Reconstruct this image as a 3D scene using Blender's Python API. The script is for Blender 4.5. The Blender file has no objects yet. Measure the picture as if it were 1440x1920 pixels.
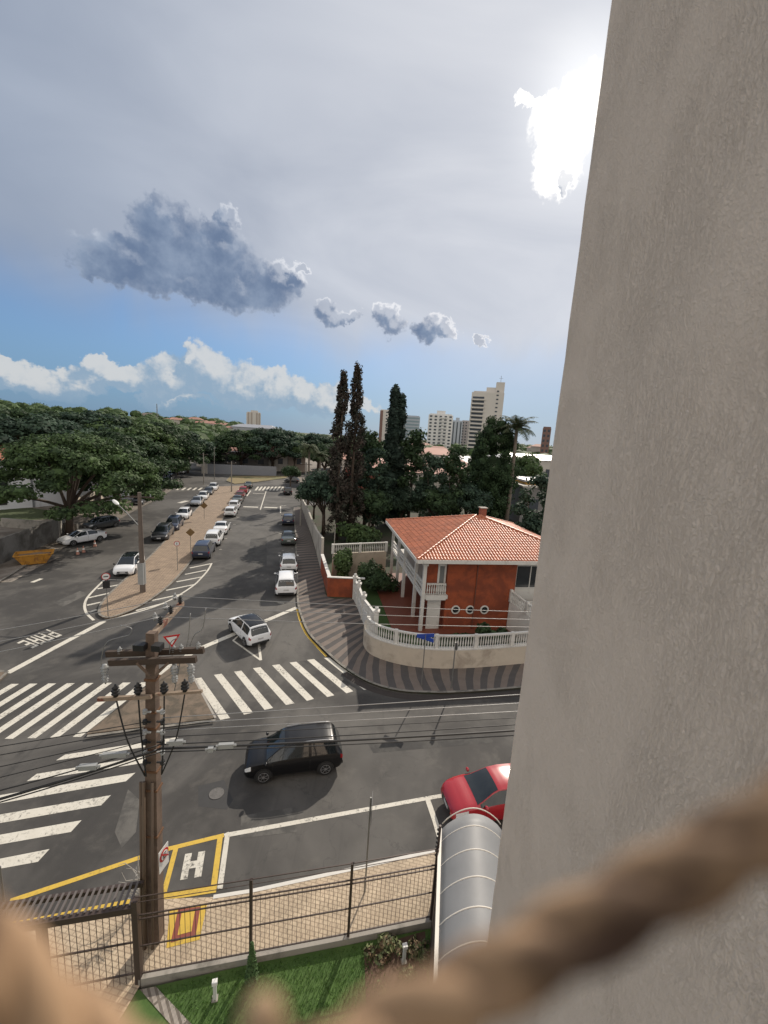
import bpy, bmesh, math, random
import numpy as np
from mathutils import Vector, Matrix
random.seed(7); RNG = np.random.default_rng(7)
C = bpy.context.scene.collection
R = math.radians
# ------------------------------------------------------------------ camera
F_PX, HORIZON_Y, ROLL, CAM_H = 780.0, 819.0, R(3.6), 13.7
PITCH = math.atan((960 - HORIZON_Y) * math.cos(ROLL) / F_PX)
cp, sp, cr, sr = math.cos(PITCH), math.sin(PITCH), math.cos(ROLL), math.sin(ROLL)
def ray(x, y):
    u = (x - 720) / F_PX; v = -(y - 960) / F_PX
    a = u * cr - v * sr; b = u * sr + v * cr
    return Vector((a, cp + b * sp, -sp + b * cp))
def G(x, y, z=0.0):
    d = ray(x, y); t = (z - CAM_H) / d.z
    return Vector((d.x * t, d.y * t, z))
def proj_y(P):
    x, y, z = P[0], P[1], P[2] - CAM_H
    fw = y * cp - z * sp; b = (y * sp + z * cp) / fw; a = x / fw
    return 960 - (-a * sr + b * cr) * F_PX
def HG(P, yt):
    lo, hi = -1.0, 90.0
    for _ in range(40):
        m = (lo + hi) / 2
        if proj_y((P[0], P[1], m)) > yt: lo = m
        else: hi = m
    return m
def AT(x, y, D):                       # point at horizontal distance D seen in that direction
    d = ray(x, y); k = D / math.hypot(d.x, d.y)
    return Vector((d.x * k, d.y * k, CAM_H + d.z * k))
cam_data = bpy.data.cameras.new("camera"); cam = bpy.data.objects.new("camera", cam_data); C.objects.link(cam)
cam_data.sensor_fit = 'HORIZONTAL'; cam_data.sensor_width = 36; cam_data.lens = F_PX / 1440 * 36
cam_data.clip_start = 0.005; cam_data.clip_end = 6000
fwd = Vector((0, cp, -sp)); right0 = Vector((1, 0, 0)); up0 = right0.cross(fwd)
cx_ = right0 * cr + up0 * sr; cy_ = up0 * cr - right0 * sr
cam.matrix_world = Matrix(((cx_.x, cy_.x, -fwd.x, 0), (cx_.y, cy_.y, -fwd.y, 0), (cx_.z, cy_.z, -fwd.z, CAM_H), (0, 0, 0, 1)))
cam_data.dof.use_dof = True; cam_data.dof.focus_distance = 22.0; cam_data.dof.aperture_fstop = 4.4
sc = bpy.context.scene; sc.camera = cam
sc.view_settings.view_transform = 'Standard'; sc.view_settings.look = 'None'; sc.view_settings.exposure = 0.12; sc.view_settings.gamma = 1.0
# ------------------------------------------------------------------ sun + sky
SUN_AZ, SUN_EL = R(20.7), R(33.0)
sdir = Vector((math.sin(SUN_AZ) * math.cos(SUN_EL), math.cos(SUN_AZ) * math.cos(SUN_EL), math.sin(SUN_EL)))
sl = bpy.data.lights.new("sun", 'SUN'); sl.energy = 4.3; sl.angle = R(0.5); sl.color = (1.0, 0.90, 0.77)
so = bpy.data.objects.new("sun", sl); C.objects.link(so); so.rotation_euler = (-sdir).to_track_quat('-Z', 'Y').to_euler()
W = bpy.data.worlds.new("World"); sc.world = W; W.use_nodes = True
nt = W.node_tree; nt.nodes.clear()
class NB:
    def __init__(s, nt): s.nt = nt
    def new(s, t, **k):
        n = s.nt.nodes.new(t)
        for a, b in k.items(): setattr(n, a, b)
        return n
    def setin(s, n, i, v):
        if v is None: return
        if isinstance(v, bpy.types.NodeSocket): s.nt.links.new(v, n.inputs[i])
        else: n.inputs[i].default_value = v
    def m(s, op, a, b=None, c=None, clamp=False):
        n = s.new('ShaderNodeMath', operation=op); n.use_clamp = clamp
        s.setin(n, 0, a); s.setin(n, 1, b); s.setin(n, 2, c); return n.outputs[0]
    def v(s, op, a, b=None):
        n = s.new('ShaderNodeVectorMath', operation=op); s.setin(n, 0, a); s.setin(n, 1, b)
        return n.outputs[1] if op in ('LENGTH', 'DOT_PRODUCT', 'DISTANCE') else n.outputs[0]
    def ss(s, x, a, b):
        n = s.new('ShaderNodeMapRange', interpolation_type='SMOOTHSTEP'); n.clamp = True
        s.setin(n, 0, x); s.setin(n, 1, a); s.setin(n, 2, b); s.setin(n, 3, 0.0); s.setin(n, 4, 1.0); return n.outputs[0]
    def mix(s, f, a, b, t='MIX'):
        n = s.new('ShaderNodeMix', data_type='RGBA', blend_type=t); s.setin(n, 0, f); s.setin(n, 6, a); s.setin(n, 7, b); return n.outputs[2]
    def noise(s, vec, sc=5, det=4, rough=.55, dist=0.0, ntype=None):
        n = s.new('ShaderNodeTexNoise'); s.setin(n, 'Vector', vec); n.inputs['Scale'].default_value = sc
        n.inputs['Detail'].default_value = det; n.inputs['Roughness'].default_value = rough; n.inputs['Distortion'].default_value = dist
        return n
nb = NB(nt)
def col(r, g, b): return (r, g, b, 1.0)
def azel(x, y):
    d = ray(x, y); return math.atan2(d.x, d.y), math.atan2(d.z, math.hypot(d.x, d.y))
tc = nb.new('ShaderNodeTexCoord'); gen = nb.v('NORMALIZE', tc.outputs['Generated'])
sep = nb.new('ShaderNodeSeparateXYZ'); nt.links.new(gen, sep.inputs[0]); X, Y, Z = sep.outputs
az = nb.m('ARCTAN2', X, Y); el = nb.m('ARCSINE', Z)
cmb = nb.new('ShaderNodeCombineXYZ'); nb.setin(cmb, 0, az); nb.setin(cmb, 1, el); P0 = cmb.outputs[0]
def warp(P, n, amp):
    c = nb.v('SUBTRACT', n.outputs['Color'], (0.5, 0.5, 0.5)); c = nb.v('MULTIPLY', c, (amp, amp, 0)); return nb.v('ADD', P, c)
def warped(P): return warp(warp(warp(P, nb.noise(P, 9, 3, .55), 0.085), nb.noise(P, 30, 3, .6), 0.050), nb.noise(P, 80, 4, .65), .024)
Pw = warped(P0); Pw2 = warped(nb.v('ADD', P0, (.020, .026, 0)))
def blobs(lst, P):
    best = None
    for (bx, by, rx, ry) in lst:
        a0, e0 = azel(bx, by); a1, e1 = azel(bx + rx, by); a2, e2 = azel(bx, by - ry)
        q = nb.v('MULTIPLY', nb.v('SUBTRACT', P, (a0, e0, 0)), (1 / max(abs(a1 - a0), 1e-3), 1 / max(abs(e2 - e0), 1e-3), 0))
        L = nb.v('LENGTH', q)
        best = L if best is None else nb.m('SMOOTH_MIN', best, L, 0.25)
    return best
sky = nb.new('ShaderNodeTexSky', sky_type='NISHITA'); sky.sun_disc = False; sky.sun_elevation = SUN_EL; sky.sun_rotation = SUN_AZ
sky.altitude = 600; sky.air_density = 1.0; sky.dust_density = 0.6; sky.ozone_density = 1.5
S = 10.0     # the world is rendered at strength 0.1, so cloud radiances are given times ten
skyc = nb.mix(1.0, sky.outputs[0], col(.68, .78, .92), 'MULTIPLY')
# high thin veil: grey, brighter towards the sun, thin streaks
sundot = nb.v('DOT_PRODUCT', gen, tuple(sdir)); 
ang = nb.m('ARCCOSINE', nb.m('MINIMUM', sundot, 0.99999))
st = nb.v('MULTIPLY', gen, (1.0, 1.0, 2.6)); stn = nb.noise(st, 1.6, 5, .5, 1.2).outputs[0]
stn2 = nb.noise(nb.v('MULTIPLY', gen, (3.0, 1.2, 1.0)), 2.2, 4, .5, .8).outputs[0]
near = nb.m('POWER', nb.ss(ang, 1.35, 0.05), 1.25)
veil = nb.mix(near, col(.27 * S, .325 * S, .42 * S), col(.62 * S, .635 * S, .675 * S))
back = nb.ss(Y, .30, -.55); veil = nb.mix(back, veil, col(1.02 * S, .945 * S, .845 * S))  # added bright warm sky, unseen behind the camera, as fill for shaded faces
veil = nb.mix(1.0, veil, nb.mix(stn, col(.62, .66, .73), col(1.38, 1.34, 1.28)), 'MULTIPLY')
tilt = nb.m('SUBTRACT', el, nb.m('MULTIPLY', nb.m('ADD', az, .25), -.10))
vm = nb.ss(nb.m('ADD', tilt, nb.m('MULTIPLY', nb.m('SUBTRACT', stn2, .5), .16)), 0.11, 0.30)
vm = nb.m('MULTIPLY', vm, 0.93)
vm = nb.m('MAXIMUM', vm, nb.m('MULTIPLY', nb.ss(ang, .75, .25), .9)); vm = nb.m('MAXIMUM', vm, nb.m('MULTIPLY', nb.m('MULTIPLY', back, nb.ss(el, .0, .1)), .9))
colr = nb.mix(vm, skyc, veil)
# pale air near the horizon
hz = nb.ss(el, 0.26, -0.01)
colr = nb.mix(nb.m('MULTIPLY', hz, .80), colr, nb.mix(nb.ss(az, -.5, .25), col(.095 * S, .215 * S, .39 * S), col(.29 * S, .39 * S, .53 * S)))
# white cumulus bank low on the left
CUM = [(20,712,60,22),(95,722,70,26),(150,715,45,24),(172,680,22,26),(235,702,60,22),(330,712,60,34),(352,668,16,18),(395,690,55,40),(450,722,60,34),(505,730,50,32),(560,742,45,30),(612,748,30,30),(330,748,60,10),(660,762,40,12)]
cum = blobs(CUM, Pw); cum2 = blobs(CUM, Pw2)
cm = nb.ss(cum, 1.32, 1.02)
grad = nb.m('SUBTRACT', cum2, cum)
fn = nb.noise(P0, 60, 4, .6).outputs[0]
litc = nb.m('ADD', nb.ss(grad, -.15, .85), nb.m('MULTIPLY', nb.m('SUBTRACT', fn, .5), .5), clamp=True)
cumcol = nb.mix(litc, col(.27 * S, .37 * S, .48 * S), col(.62 * S, .625 * S, .62 * S))
colr = nb.mix(nb.m('MULTIPLY', nb.m('MULTIPLY', cm, .85), nb.ss(el, 0.005, .06)), colr, cumcol)
# dark grey cumulus
DRK = [(318,430,62,72),(322,385,36,32),(390,470,80,52),(424,408,22,32),(250,478,95,40),(180,492,55,24),(350,522,120,40),(455,540,90,34),(520,515,52,32),(566,490,20,12),(618,580,34,22),(655,588,20,14),(726,606,30,26),(798,612,30,27),(842,612,20,20),(902,630,13,9),(1068,335,12,26)]
dark = blobs(DRK, Pw); dark2 = blobs(DRK, Pw2)
dm = nb.ss(dark, 1.20, 0.90)
core = nb.ss(dark, 1.12, 0.62); gd = nb.m('SUBTRACT', dark2, dark)
edge = nb.m('ADD', nb.m('MULTIPLY', nb.ss(gd, .28, 1.15), nb.m('MULTIPLY_ADD', core, -.45, .9)), nb.m('MULTIPLY', nb.m('SUBTRACT', 1.0, core), .22), clamp=True)
dk0 = nb.mix(nb.ss(nb.noise(P0, 14, 4, .6).outputs[0], .35, .7), col(.125 * S, .18 * S, .29 * S), col(.23 * S, .295 * S, .41 * S))
dcol = nb.mix(edge, dk0, nb.mix(1.0, veil, col(1.45, 1.4, 1.33), 'MULTIPLY'))
colr = nb.mix(nb.m('MULTIPLY', dm, .95), colr, dcol)
# bright sunlit patch round the sun
glow = nb.ss(ang, 0.22, 0.0); glow = nb.m('POWER', glow, 2.2)
colr = nb.mix(1.0, colr, nb.mix(glow, col(0, 0, 0), col(.40 * S, .39 * S, .36 * S)), 'ADD')
sb = blobs([(1080,215,72,76),(1005,180,30,16),(1055,300,48,68)], Pw)
sm = nb.ss(sb, 1.22, 0.78)
wisp = nb.m('MULTIPLY', dm, nb.ss(ang, .4, .2))
colr = nb.mix(nb.m('MULTIPLY', sm, nb.m('SUBTRACT', 1.0, nb.m('MULTIPLY', wisp, .8))), colr, col(1.5 * S, 1.45 * S, 1.36 * S))
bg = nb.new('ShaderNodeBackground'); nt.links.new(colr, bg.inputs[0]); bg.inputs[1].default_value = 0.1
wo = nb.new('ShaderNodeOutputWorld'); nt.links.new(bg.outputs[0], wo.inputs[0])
# ------------------------------------------------------------------ materials
MATS = {}
def mat(name, c, rough=.6, metal=0.0, var=0.12, vs=3.0, bump=0.0, bs=40.0, c2=None, c2t=(.45, .6), c2s=2.0, coat=0.0, leafvar=0.0, spec=None, trans=0.0, island=0.0):
    if name in MATS: return MATS[name]
    m = bpy.data.materials.new(name); m.use_nodes = True; t = m.node_tree; b = NB(t)
    bs_ = t.nodes['Principled BSDF']; bs_.inputs['Roughness'].default_value = rough; bs_.inputs['Metallic'].default_value = metal
    if coat: bs_.inputs['Coat Weight'].default_value = coat; bs_.inputs['Coat Roughness'].default_value = .05
    if spec is not None: bs_.inputs['Specular IOR Level'].default_value = spec
    tc = b.new('ShaderNodeTexCoord'); o = tc.outputs['Object']
    n = b.noise(o, vs, 5, .6).outputs[0]
    k = b.m('MULTIPLY_ADD', n, 2 * var, 1 - var)
    base = col(*c)
    if c2 is not None:
        f = b.ss(b.noise(o, c2s, 6, .65, .4).outputs[0], c2t[0], c2t[1]); base = b.mix(f, base, col(*c2))
    if island:
        g = b.new('ShaderNodeNewGeometry'); k = b.m('MULTIPLY', k, b.m('MULTIPLY_ADD', g.outputs['Random Per Island'], 2 * island, 1 - island))
    cc = b.new('ShaderNodeCombineXYZ')
    for i in range(3): t.links.new(k, cc.inputs[i])
    outc = b.mix(1.0, base, cc.outputs[0], 'MULTIPLY')
    t.links.new(outc, bs_.inputs['Base Color'])
    if bump:
        bn = b.noise(o, bs, 4, .6).outputs[0]; bp = b.new('ShaderNodeBump'); bp.inputs['Strength'].default_value = bump; bp.inputs['Distance'].default_value = .02
        t.links.new(bn, bp.inputs['Height']); t.links.new(bp.outputs[0], bs_.inputs['Normal'])
    if trans:
        tr = b.new('ShaderNodeBsdfTranslucent'); t.links.new(outc, tr.inputs[0]); mx = b.new('ShaderNodeMixShader'); mx.inputs[0].default_value = trans
        t.links.new(bs_.outputs[0], mx.inputs[1]); t.links.new(tr.outputs[0], mx.inputs[2]); t.links.new(mx.outputs[0], t.nodes['Material Output'].inputs[0])
    MATS[name] = m; return m
# ------------------------------------------------------------------ mesh helpers
class MB:
    def __init__(s): s.v = []; s.f = []
    def add(s, vs, fs):
        k = len(s.v); s.v += [tuple(a) for a in vs]; s.f += [tuple(i + k for i in f) for f in fs]; return s
    def box(s, c, sz, rz=0.0, M=None):
        hx, hy, hz = sz[0] / 2, sz[1] / 2, sz[2] / 2; vs = []
        cs, sn = math.cos(rz), math.sin(rz)
        for dz in (-hz, hz):
            for dx, dy in ((-hx, -hy), (hx, -hy), (hx, hy), (-hx, hy)):
                vs.append(Vector((c[0] + dx * cs - dy * sn, c[1] + dx * sn + dy * cs, c[2] + dz)))
        if M is not None: vs = [M @ v for v in vs]
        return s.add(vs, [(3,2,1,0),(4,5,6,7),(0,1,5,4),(1,2,6,5),(2,3,7,6),(3,0,4,7)])
    def beam(s, a, b, w, h, up=Vector((0, 0, 1))):
        a, b = Vector(a), Vector(b); d = (b - a).normalized()
        sd = d.cross(up)
        if sd.length < 1e-4: sd = d.cross(Vector((0, 1, 0)))
        sd.normalize(); u = sd.cross(d)
        vs = [p + sd * x * w / 2 + u * y * h / 2 for p in (a, b) for x, y in ((-1,-1),(1,-1),(1,1),(-1,1))]
        return s.add(vs, [(3,2,1,0),(4,5,6,7),(0,1,5,4),(1,2,6,5),(2,3,7,6),(3,0,4,7)])
    def tube(s, pts, r, n=8, caps=True):
        pts = [Vector(p) for p in pts]; rs = r if isinstance(r, (list, tuple)) else [r] * len(pts)
        rings = []; prev = None
        for i, p in enumerate(pts):
            d = (pts[min(i + 1, len(pts) - 1)] - pts[max(i - 1, 0)]).normalized()
            if prev is None: prev = d.orthogonal().normalized()
            e = (prev - d * prev.dot(d)).normalized(); prev = e; q = d.cross(e)
            rings.append([p + (e * math.cos(2 * math.pi * k / n) + q * math.sin(2 * math.pi * k / n)) * rs[i] for k in range(n)])
        vs = [v for rg in rings for v in rg]; fs = []
        for i in range(len(pts) - 1):
            for k in range(n): fs.append((i * n + k, i * n + (k + 1) % n, (i + 1) * n + (k + 1) % n, (i + 1) * n + k))
        if caps: fs.append(tuple(range(n - 1, -1, -1))); fs.append(tuple((len(pts) - 1) * n + k for k in range(n)))
        return s.add(vs, fs)
    def lathe(s, prof, c=(0, 0, 0), n=12, M=None):
        vs = []; fs = []
        for r, z in prof:
            for k in range(n):
                a = 2 * math.pi * k / n; vs.append(Vector((c[0] + r * math.cos(a), c[1] + r * math.sin(a), c[2] + z)))
        if M is not None: vs = [M @ v for v in vs]
        for i in range(len(prof) - 1):
            for k in range(n): fs.append((i * n + k, i * n + (k + 1) % n, (i + 1) * n + (k + 1) % n, (i + 1) * n + k))
        fs.append(tuple(range(n - 1, -1, -1))); fs.append(tuple((len(prof) - 1) * n + k for k in range(n)))
        return s.add(vs, fs)
    def prism(s, poly, z0, z1, bottom=False):
        n = len(poly); area = sum(poly[i][0] * poly[(i + 1) % n][1] - poly[(i + 1) % n][0] * poly[i][1] for i in range(n))
        if area < 0: poly = poly[::-1]
        vs = [(p[0], p[1], z0) for p in poly] + [(p[0], p[1], z1) for p in poly]
        fs = [tuple(range(n, 2 * n))] + [(i, (i + 1) % n, n + (i + 1) % n, n + i) for i in range(n)]
        if bottom: fs.append(tuple(range(n - 1, -1, -1)))
        return s.add(vs, fs)
    def flat(s, poly, z):
        n = len(poly); area = sum(poly[i][0] * poly[(i + 1) % n][1] - poly[(i + 1) % n][0] * poly[i][1] for i in range(n))
        if area < 0: poly = poly[::-1]
        return s.add([(p[0], p[1], z) for p in poly], [tuple(range(n))])
    def ribbon(s, pts, w, z):
        pts = [Vector((p[0], p[1], 0)) for p in pts]; vs = []
        for i, p in enumerate(pts):
            d = (pts[min(i + 1, len(pts) - 1)] - pts[max(i - 1, 0)]).normalized(); nrm = Vector((-d.y, d.x, 0)) * w / 2
            vs += [(p.x - nrm.x, p.y - nrm.y, z), (p.x + nrm.x, p.y + nrm.y, z)]
        return s.add(vs, [(2 * i, 2 * i + 2, 2 * i + 3, 2 * i + 1) for i in range(len(pts) - 1)])
    def sphere(s, c, r, nu=10, nv=6, M=None):
        rr = r if isinstance(r, (tuple, list)) else (r, r, r); vs = []; fs = []
        for j in range(nv + 1):
            t = math.pi * j / nv
            for k in range(nu):
                a = 2 * math.pi * k / nu
                vs.append(Vector((c[0] + rr[0] * math.sin(t) * math.cos(a), c[1] + rr[1] * math.sin(t) * math.sin(a), c[2] - rr[2] * math.cos(t))))
        if M is not None: vs = [M @ v for v in vs]
        for j in range(nv):
            for k in range(nu): fs.append((j * nu + k, j * nu + (k + 1) % nu, (j + 1) * nu + (k + 1) % nu, (j + 1) * nu + k))
        return s.add(vs, fs)
    def build(s, name, m, parent=None, smooth=False, sharp=None, kind=None):
        me = bpy.data.meshes.new(name); me.from_pydata(s.v, [], s.f); me.validate(); me.update()
        return link(name, me, m, parent, smooth, sharp, kind)
def link(name, me, m, parent=None, smooth=False, sharp=None, kind=None):
    if m is not None: me.materials.append(m)
    if smooth: me.polygons.foreach_set('use_smooth', [True] * len(me.polygons))
    if sharp: me.set_sharp_from_angle(angle=R(sharp))
    o = bpy.data.objects.new(name, me); C.objects.link(o)
    if parent is not None: o.parent = parent
    if kind: o['kind'] = kind
    return o
def tag(o, label, cat, group=None):
    o['label'] = label; o['category'] = cat
    if group: o['group'] = group
    return o
def thing(name, loc, rz, label, cat, group=None):
    o = bpy.data.objects.new(name, None); C.objects.link(o); o.location = loc; o.rotation_euler = (0, 0, rz); o.empty_display_size = .3
    return tag(o, label, cat, group)
KIDS = {}
def copy_tree(o, parent=None):
    c = o.copy(); C.objects.link(c)
    if parent is not None: c.parent = parent
    for ch in [k for k in bpy.data.objects if k.parent == o]: copy_tree(ch, c)
    return c
def quads_mesh(name, V):               # V: (n,4,3) numpy
    n = V.shape[0]; me = bpy.data.meshes.new(name); me.vertices.add(n * 4); me.vertices.foreach_set('co', V.reshape(-1).astype(np.float32))
    me.loops.add(n * 4); me.loops.foreach_set('vertex_index', np.arange(n * 4, dtype=np.int32)); me.polygons.add(n)
    me.polygons.foreach_set('loop_start', np.arange(0, n * 4, 4, dtype=np.int32)); me.update(); me.validate(); return me
def leaf_quads(lobes, per, size, updir=0.3, elong=1.0, shell=.55):
    """leaves scattered through ellipsoid lobes: (x,y,z,rx,ry,rz)"""
    out = []
    for L in lobes:
        L = np.array(L, float); n = int(per * (L[6] if len(L) > 6 else 1))
        d = RNG.normal(size=(n, 3)); d /= np.linalg.norm(d, axis=1)[:, None]
        r = shell + (1.08 - shell) * RNG.random(n) ** .6
        p = L[:3] + d * r[:, None] * L[3:6]
        nr = d / L[3:6] ; nr /= np.linalg.norm(nr, axis=1)[:, None]
        nr = nr + RNG.normal(size=(n, 3)) * .55 + np.array([0, 0, updir]); nr /= np.linalg.norm(nr, axis=1)[:, None]
        a = np.cross(nr, RNG.normal(size=(n, 3))); a /= np.linalg.norm(a, axis=1)[:, None]; b = np.cross(nr, a)
        s = size * (.6 + .8 * RNG.random(n))[:, None]
        a = a * s * .5 * elong; b = b * s * .5
        out.append(np.stack([p - a, p - b * .8, p + a, p + b * .8], 1))
    return np.concatenate(out)
def core_mesh(mb, lobes, k=.72):
    for L in lobes:
        mb.sphere(L[:3], (L[3] * k, L[4] * k, L[5] * k), 8, 5)
# leaf meshes with an inner mass joined into one crown
def crown_mesh(name, lobes, per, size, updir=.3, elong=1.0, core=.62, shell=.6):
    V = leaf_quads(lobes, per, size, updir, elong, shell)
    if core:
        mb = MB(); core_mesh(mb, lobes, core)
        cv = np.array(mb.v); cq = [f for f in mb.f if len(f) == 4]
        V = np.concatenate([V, cv[np.array(cq)]])
    return quads_mesh(name, V)
# ------------------------------------------------------------------ ground and roads
def smooth(pts, k=6):
    P = [Vector(p) for p in pts]; out = []
    for i in range(len(P) - 1):
        a, b, c, d = P[max(i - 1, 0)], P[i], P[i + 1], P[min(i + 2, len(P) - 1)]
        for j in range(k):
            t = j / k; out.append(0.5 * ((2 * b) + (c - a) * t + (2 * a - 5 * b + 4 * c - d) * t * t + (3 * b - 3 * c + d - a) * t ** 3))
    out.append(P[-1]); return out
def resample(pts, n):
    d = [0]
    for i in range(1, len(pts)): d.append(d[-1] + (pts[i] - pts[i - 1]).length)
    out = []
    for k in range(n + 1):
        s = d[-1] * k / n; i = 1
        while i < len(d) - 1 and d[i] < s: i += 1
        t = (s - d[i - 1]) / max(d[i] - d[i - 1], 1e-9); out.append(pts[i - 1].lerp(pts[i], t))
    return out
def PX(lst, z=0.0): return [G(x, y, z) for x, y in lst]
def ground_h(x, y):
    r = math.hypot(x, y); a = math.atan2(x, y)
    t = min(max((r - 170) / 480, 0), 1); t = t * t * (3 - 2 * t)
    left = min(max((-a - .20) / .45, 0), 1); left = left * left * (3 - 2 * left)
    mid = math.exp(-((a + .36) / .13) ** 2)
    return t * (1.0 + 17 * left + 8 * mid + 3.0 * max(0, a + .05) * 4 + 1.5 * math.sin(x * .013) * math.cos(y * .011))
M_grassy = mat('far_ground', (.055, .075, .035), .95, var=.3, vs=.05, c2=(.16, .12, .08), c2s=.02, c2t=(.5, .62))
M_asph = None
def asphalt():
    m = bpy.data.materials.new('asphalt'); m.use_nodes = True; t = m.node_tree; b = NB(t); bs = t.nodes['Principled BSDF']
    o = b.new('ShaderNodeTexCoord').outputs['Object']
    big = b.noise(o, .12, 5, .6, .6).outputs[0]; midn = b.noise(o, .9, 6, .65, .3).outputs[0]; fine = b.noise(o, 55, 3, .7).outputs[0]
    # long streaks along the carriageways (tyre tracks)
    mp = b.new('ShaderNodeMapping'); mp.inputs['Rotation'].default_value = (0, 0, R(-13)); mp.inputs['Scale'].default_value = (1.6, .05, 1); t.links.new(o, mp.inputs[0])
    strk = b.noise(mp.outputs[0], 1.0, 4, .6).outputs[0]
    c = b.mix(b.ss(big, .40, .60), col(.042, .040, .038), col(.095, .09, .083))
    oil = b.ss(b.noise(o, .45, 3, .5, .5).outputs[0], .66, .74); c = b.mix(b.m('MULTIPLY', oil, .6), c, col(.022, .021, .02))
    c = b.mix(b.m('MULTIPLY', b.ss(midn, .5, .75), .45), c, col(.12, .112, .10))
    c = b.mix(b.m('MULTIPLY', b.ss(midn, .45, .28), .5), c, col(.033, .032, .031))
    c = b.mix(b.m('MULTIPLY', b.ss(strk, .55, .7), .35), c, col(.035, .034, .033))
    vor = b.new('ShaderNodeTexVoronoi', feature='DISTANCE_TO_EDGE'); vor.inputs['Scale'].default_value = .22
    w = b.v('ADD', o, b.v('MULTIPLY', b.noise(o, 1.1, 4, .6).outputs['Color'], (1.6, 1.6, 0))); t.links.new(w, vor.inputs[0])
    c = b.mix(b.m('MULTIPLY', b.ss(vor.outputs['Distance'], .004, .001), .35), c, col(.03, .03, .03))
    k = b.m('MULTIPLY_ADD', fine, .7, .65); cc = b.new('ShaderNodeCombineXYZ')
    for i in range(3): t.links.new(k, cc.inputs[i])
    c = b.mix(1.0, c, cc.outputs[0], 'MULTIPLY'); t.links.new(c, bs.inputs['Base Color'])
    t.links.new(b.m('MULTIPLY_ADD', big, -.3, .95), bs.inputs['Roughness']); bs.inputs['Specular IOR Level'].default_value = .4
    bp = b.new('ShaderNodeBump'); bp.inputs['Strength'].default_value = .35; bp.inputs['Distance'].default_value = .01
    t.links.new(fine, bp.inputs['Height']); t.links.new(bp.outputs[0], bs.inputs['Normal']); return m
def paint(name, c, wear=.5, under=(.06, .057, .052)):
    m = bpy.data.materials.new(name); m.use_nodes = True; t = m.node_tree; b = NB(t); bs = t.nodes['Principled BSDF']
    o = b.new('ShaderNodeTexCoord').outputs['Object']
    n = b.noise(o, 9, 7, .72, .3).outputs[0]; n2 = b.noise(o, .8, 3, .6).outputs[0]
    f = b.ss(b.m('ADD', n, b.m('MULTIPLY', n2, .4)), .9 + .12 * (1 - wear), .74 - .1 * (1 - wear))
    base = b.mix(b.noise(o, 2.5, 5, .6).outputs[0], col(c[0] * .78, c[1] * .76, c[2] * .72), col(*c))
    t.links.new(b.mix(b.m('SUBTRACT', 1.0, b.m('MULTIPLY', b.m('SUBTRACT', 1.0, f), wear * 1.4, clamp=True)), col(*under), base), bs.inputs['Base Color'])
    bs.inputs['Roughness'].default_value = .75; return m
M_asph = asphalt()
M_white = paint('road_white', (.62, .60, .54), .72); M_yellow = paint('road_yellow', (.62, .42, .06), .4); M_red = paint('road_red', (.25, .06, .04), .3)
M_conc = mat('concrete', (.30, .28, .25), .85, var=.2, vs=2, bump=.2, c2=(.17, .16, .14), c2s=1.2, c2t=(.5, .7))
M_kerb = mat('kerb_concrete', (.21, .195, .17), .85, var=.25, vs=3, c2=(.09, .085, .075), c2s=2.5, c2t=(.45, .65))
# ground sheet: polar grid out to the horizon
v = [(0, 0, -.06)]; f = []; rings = [4, 10, 20, 40, 70, 100, 140, 180, 220, 270, 330, 400, 480, 570, 680, 820, 1000, 1300, 1800, 2800, 4500]; NS = 96
for r in rings:
    for k in range(NS):
        a = 2 * math.pi * k / NS; x, y = r * math.sin(a), r * math.cos(a); v.append((x, y, -.06 + (ground_h(x, y) if y > 0 else 0)))
for k in range(NS): f.append((0, 1 + (k + 1) % NS, 1 + k))
for i in range(len(rings) - 1):
    for k in range(NS): f.append((1 + i * NS + k, 1 + i * NS + (k + 1) % NS, 1 + (i + 1) * NS + (k + 1) % NS, 1 + (i + 1) * NS + k))
MB().add(v, f).build('ground', M_grassy, smooth=True, kind='structure')
# asphalt
MB().flat([(-75, 4), (60, 4), (60, 60), (-14, 95), (-20, 150), (-75, 175), (-150, 210), (-150, 90), (-75, 40)], 0.0).build('road', M_asph, kind='structure')
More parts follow.
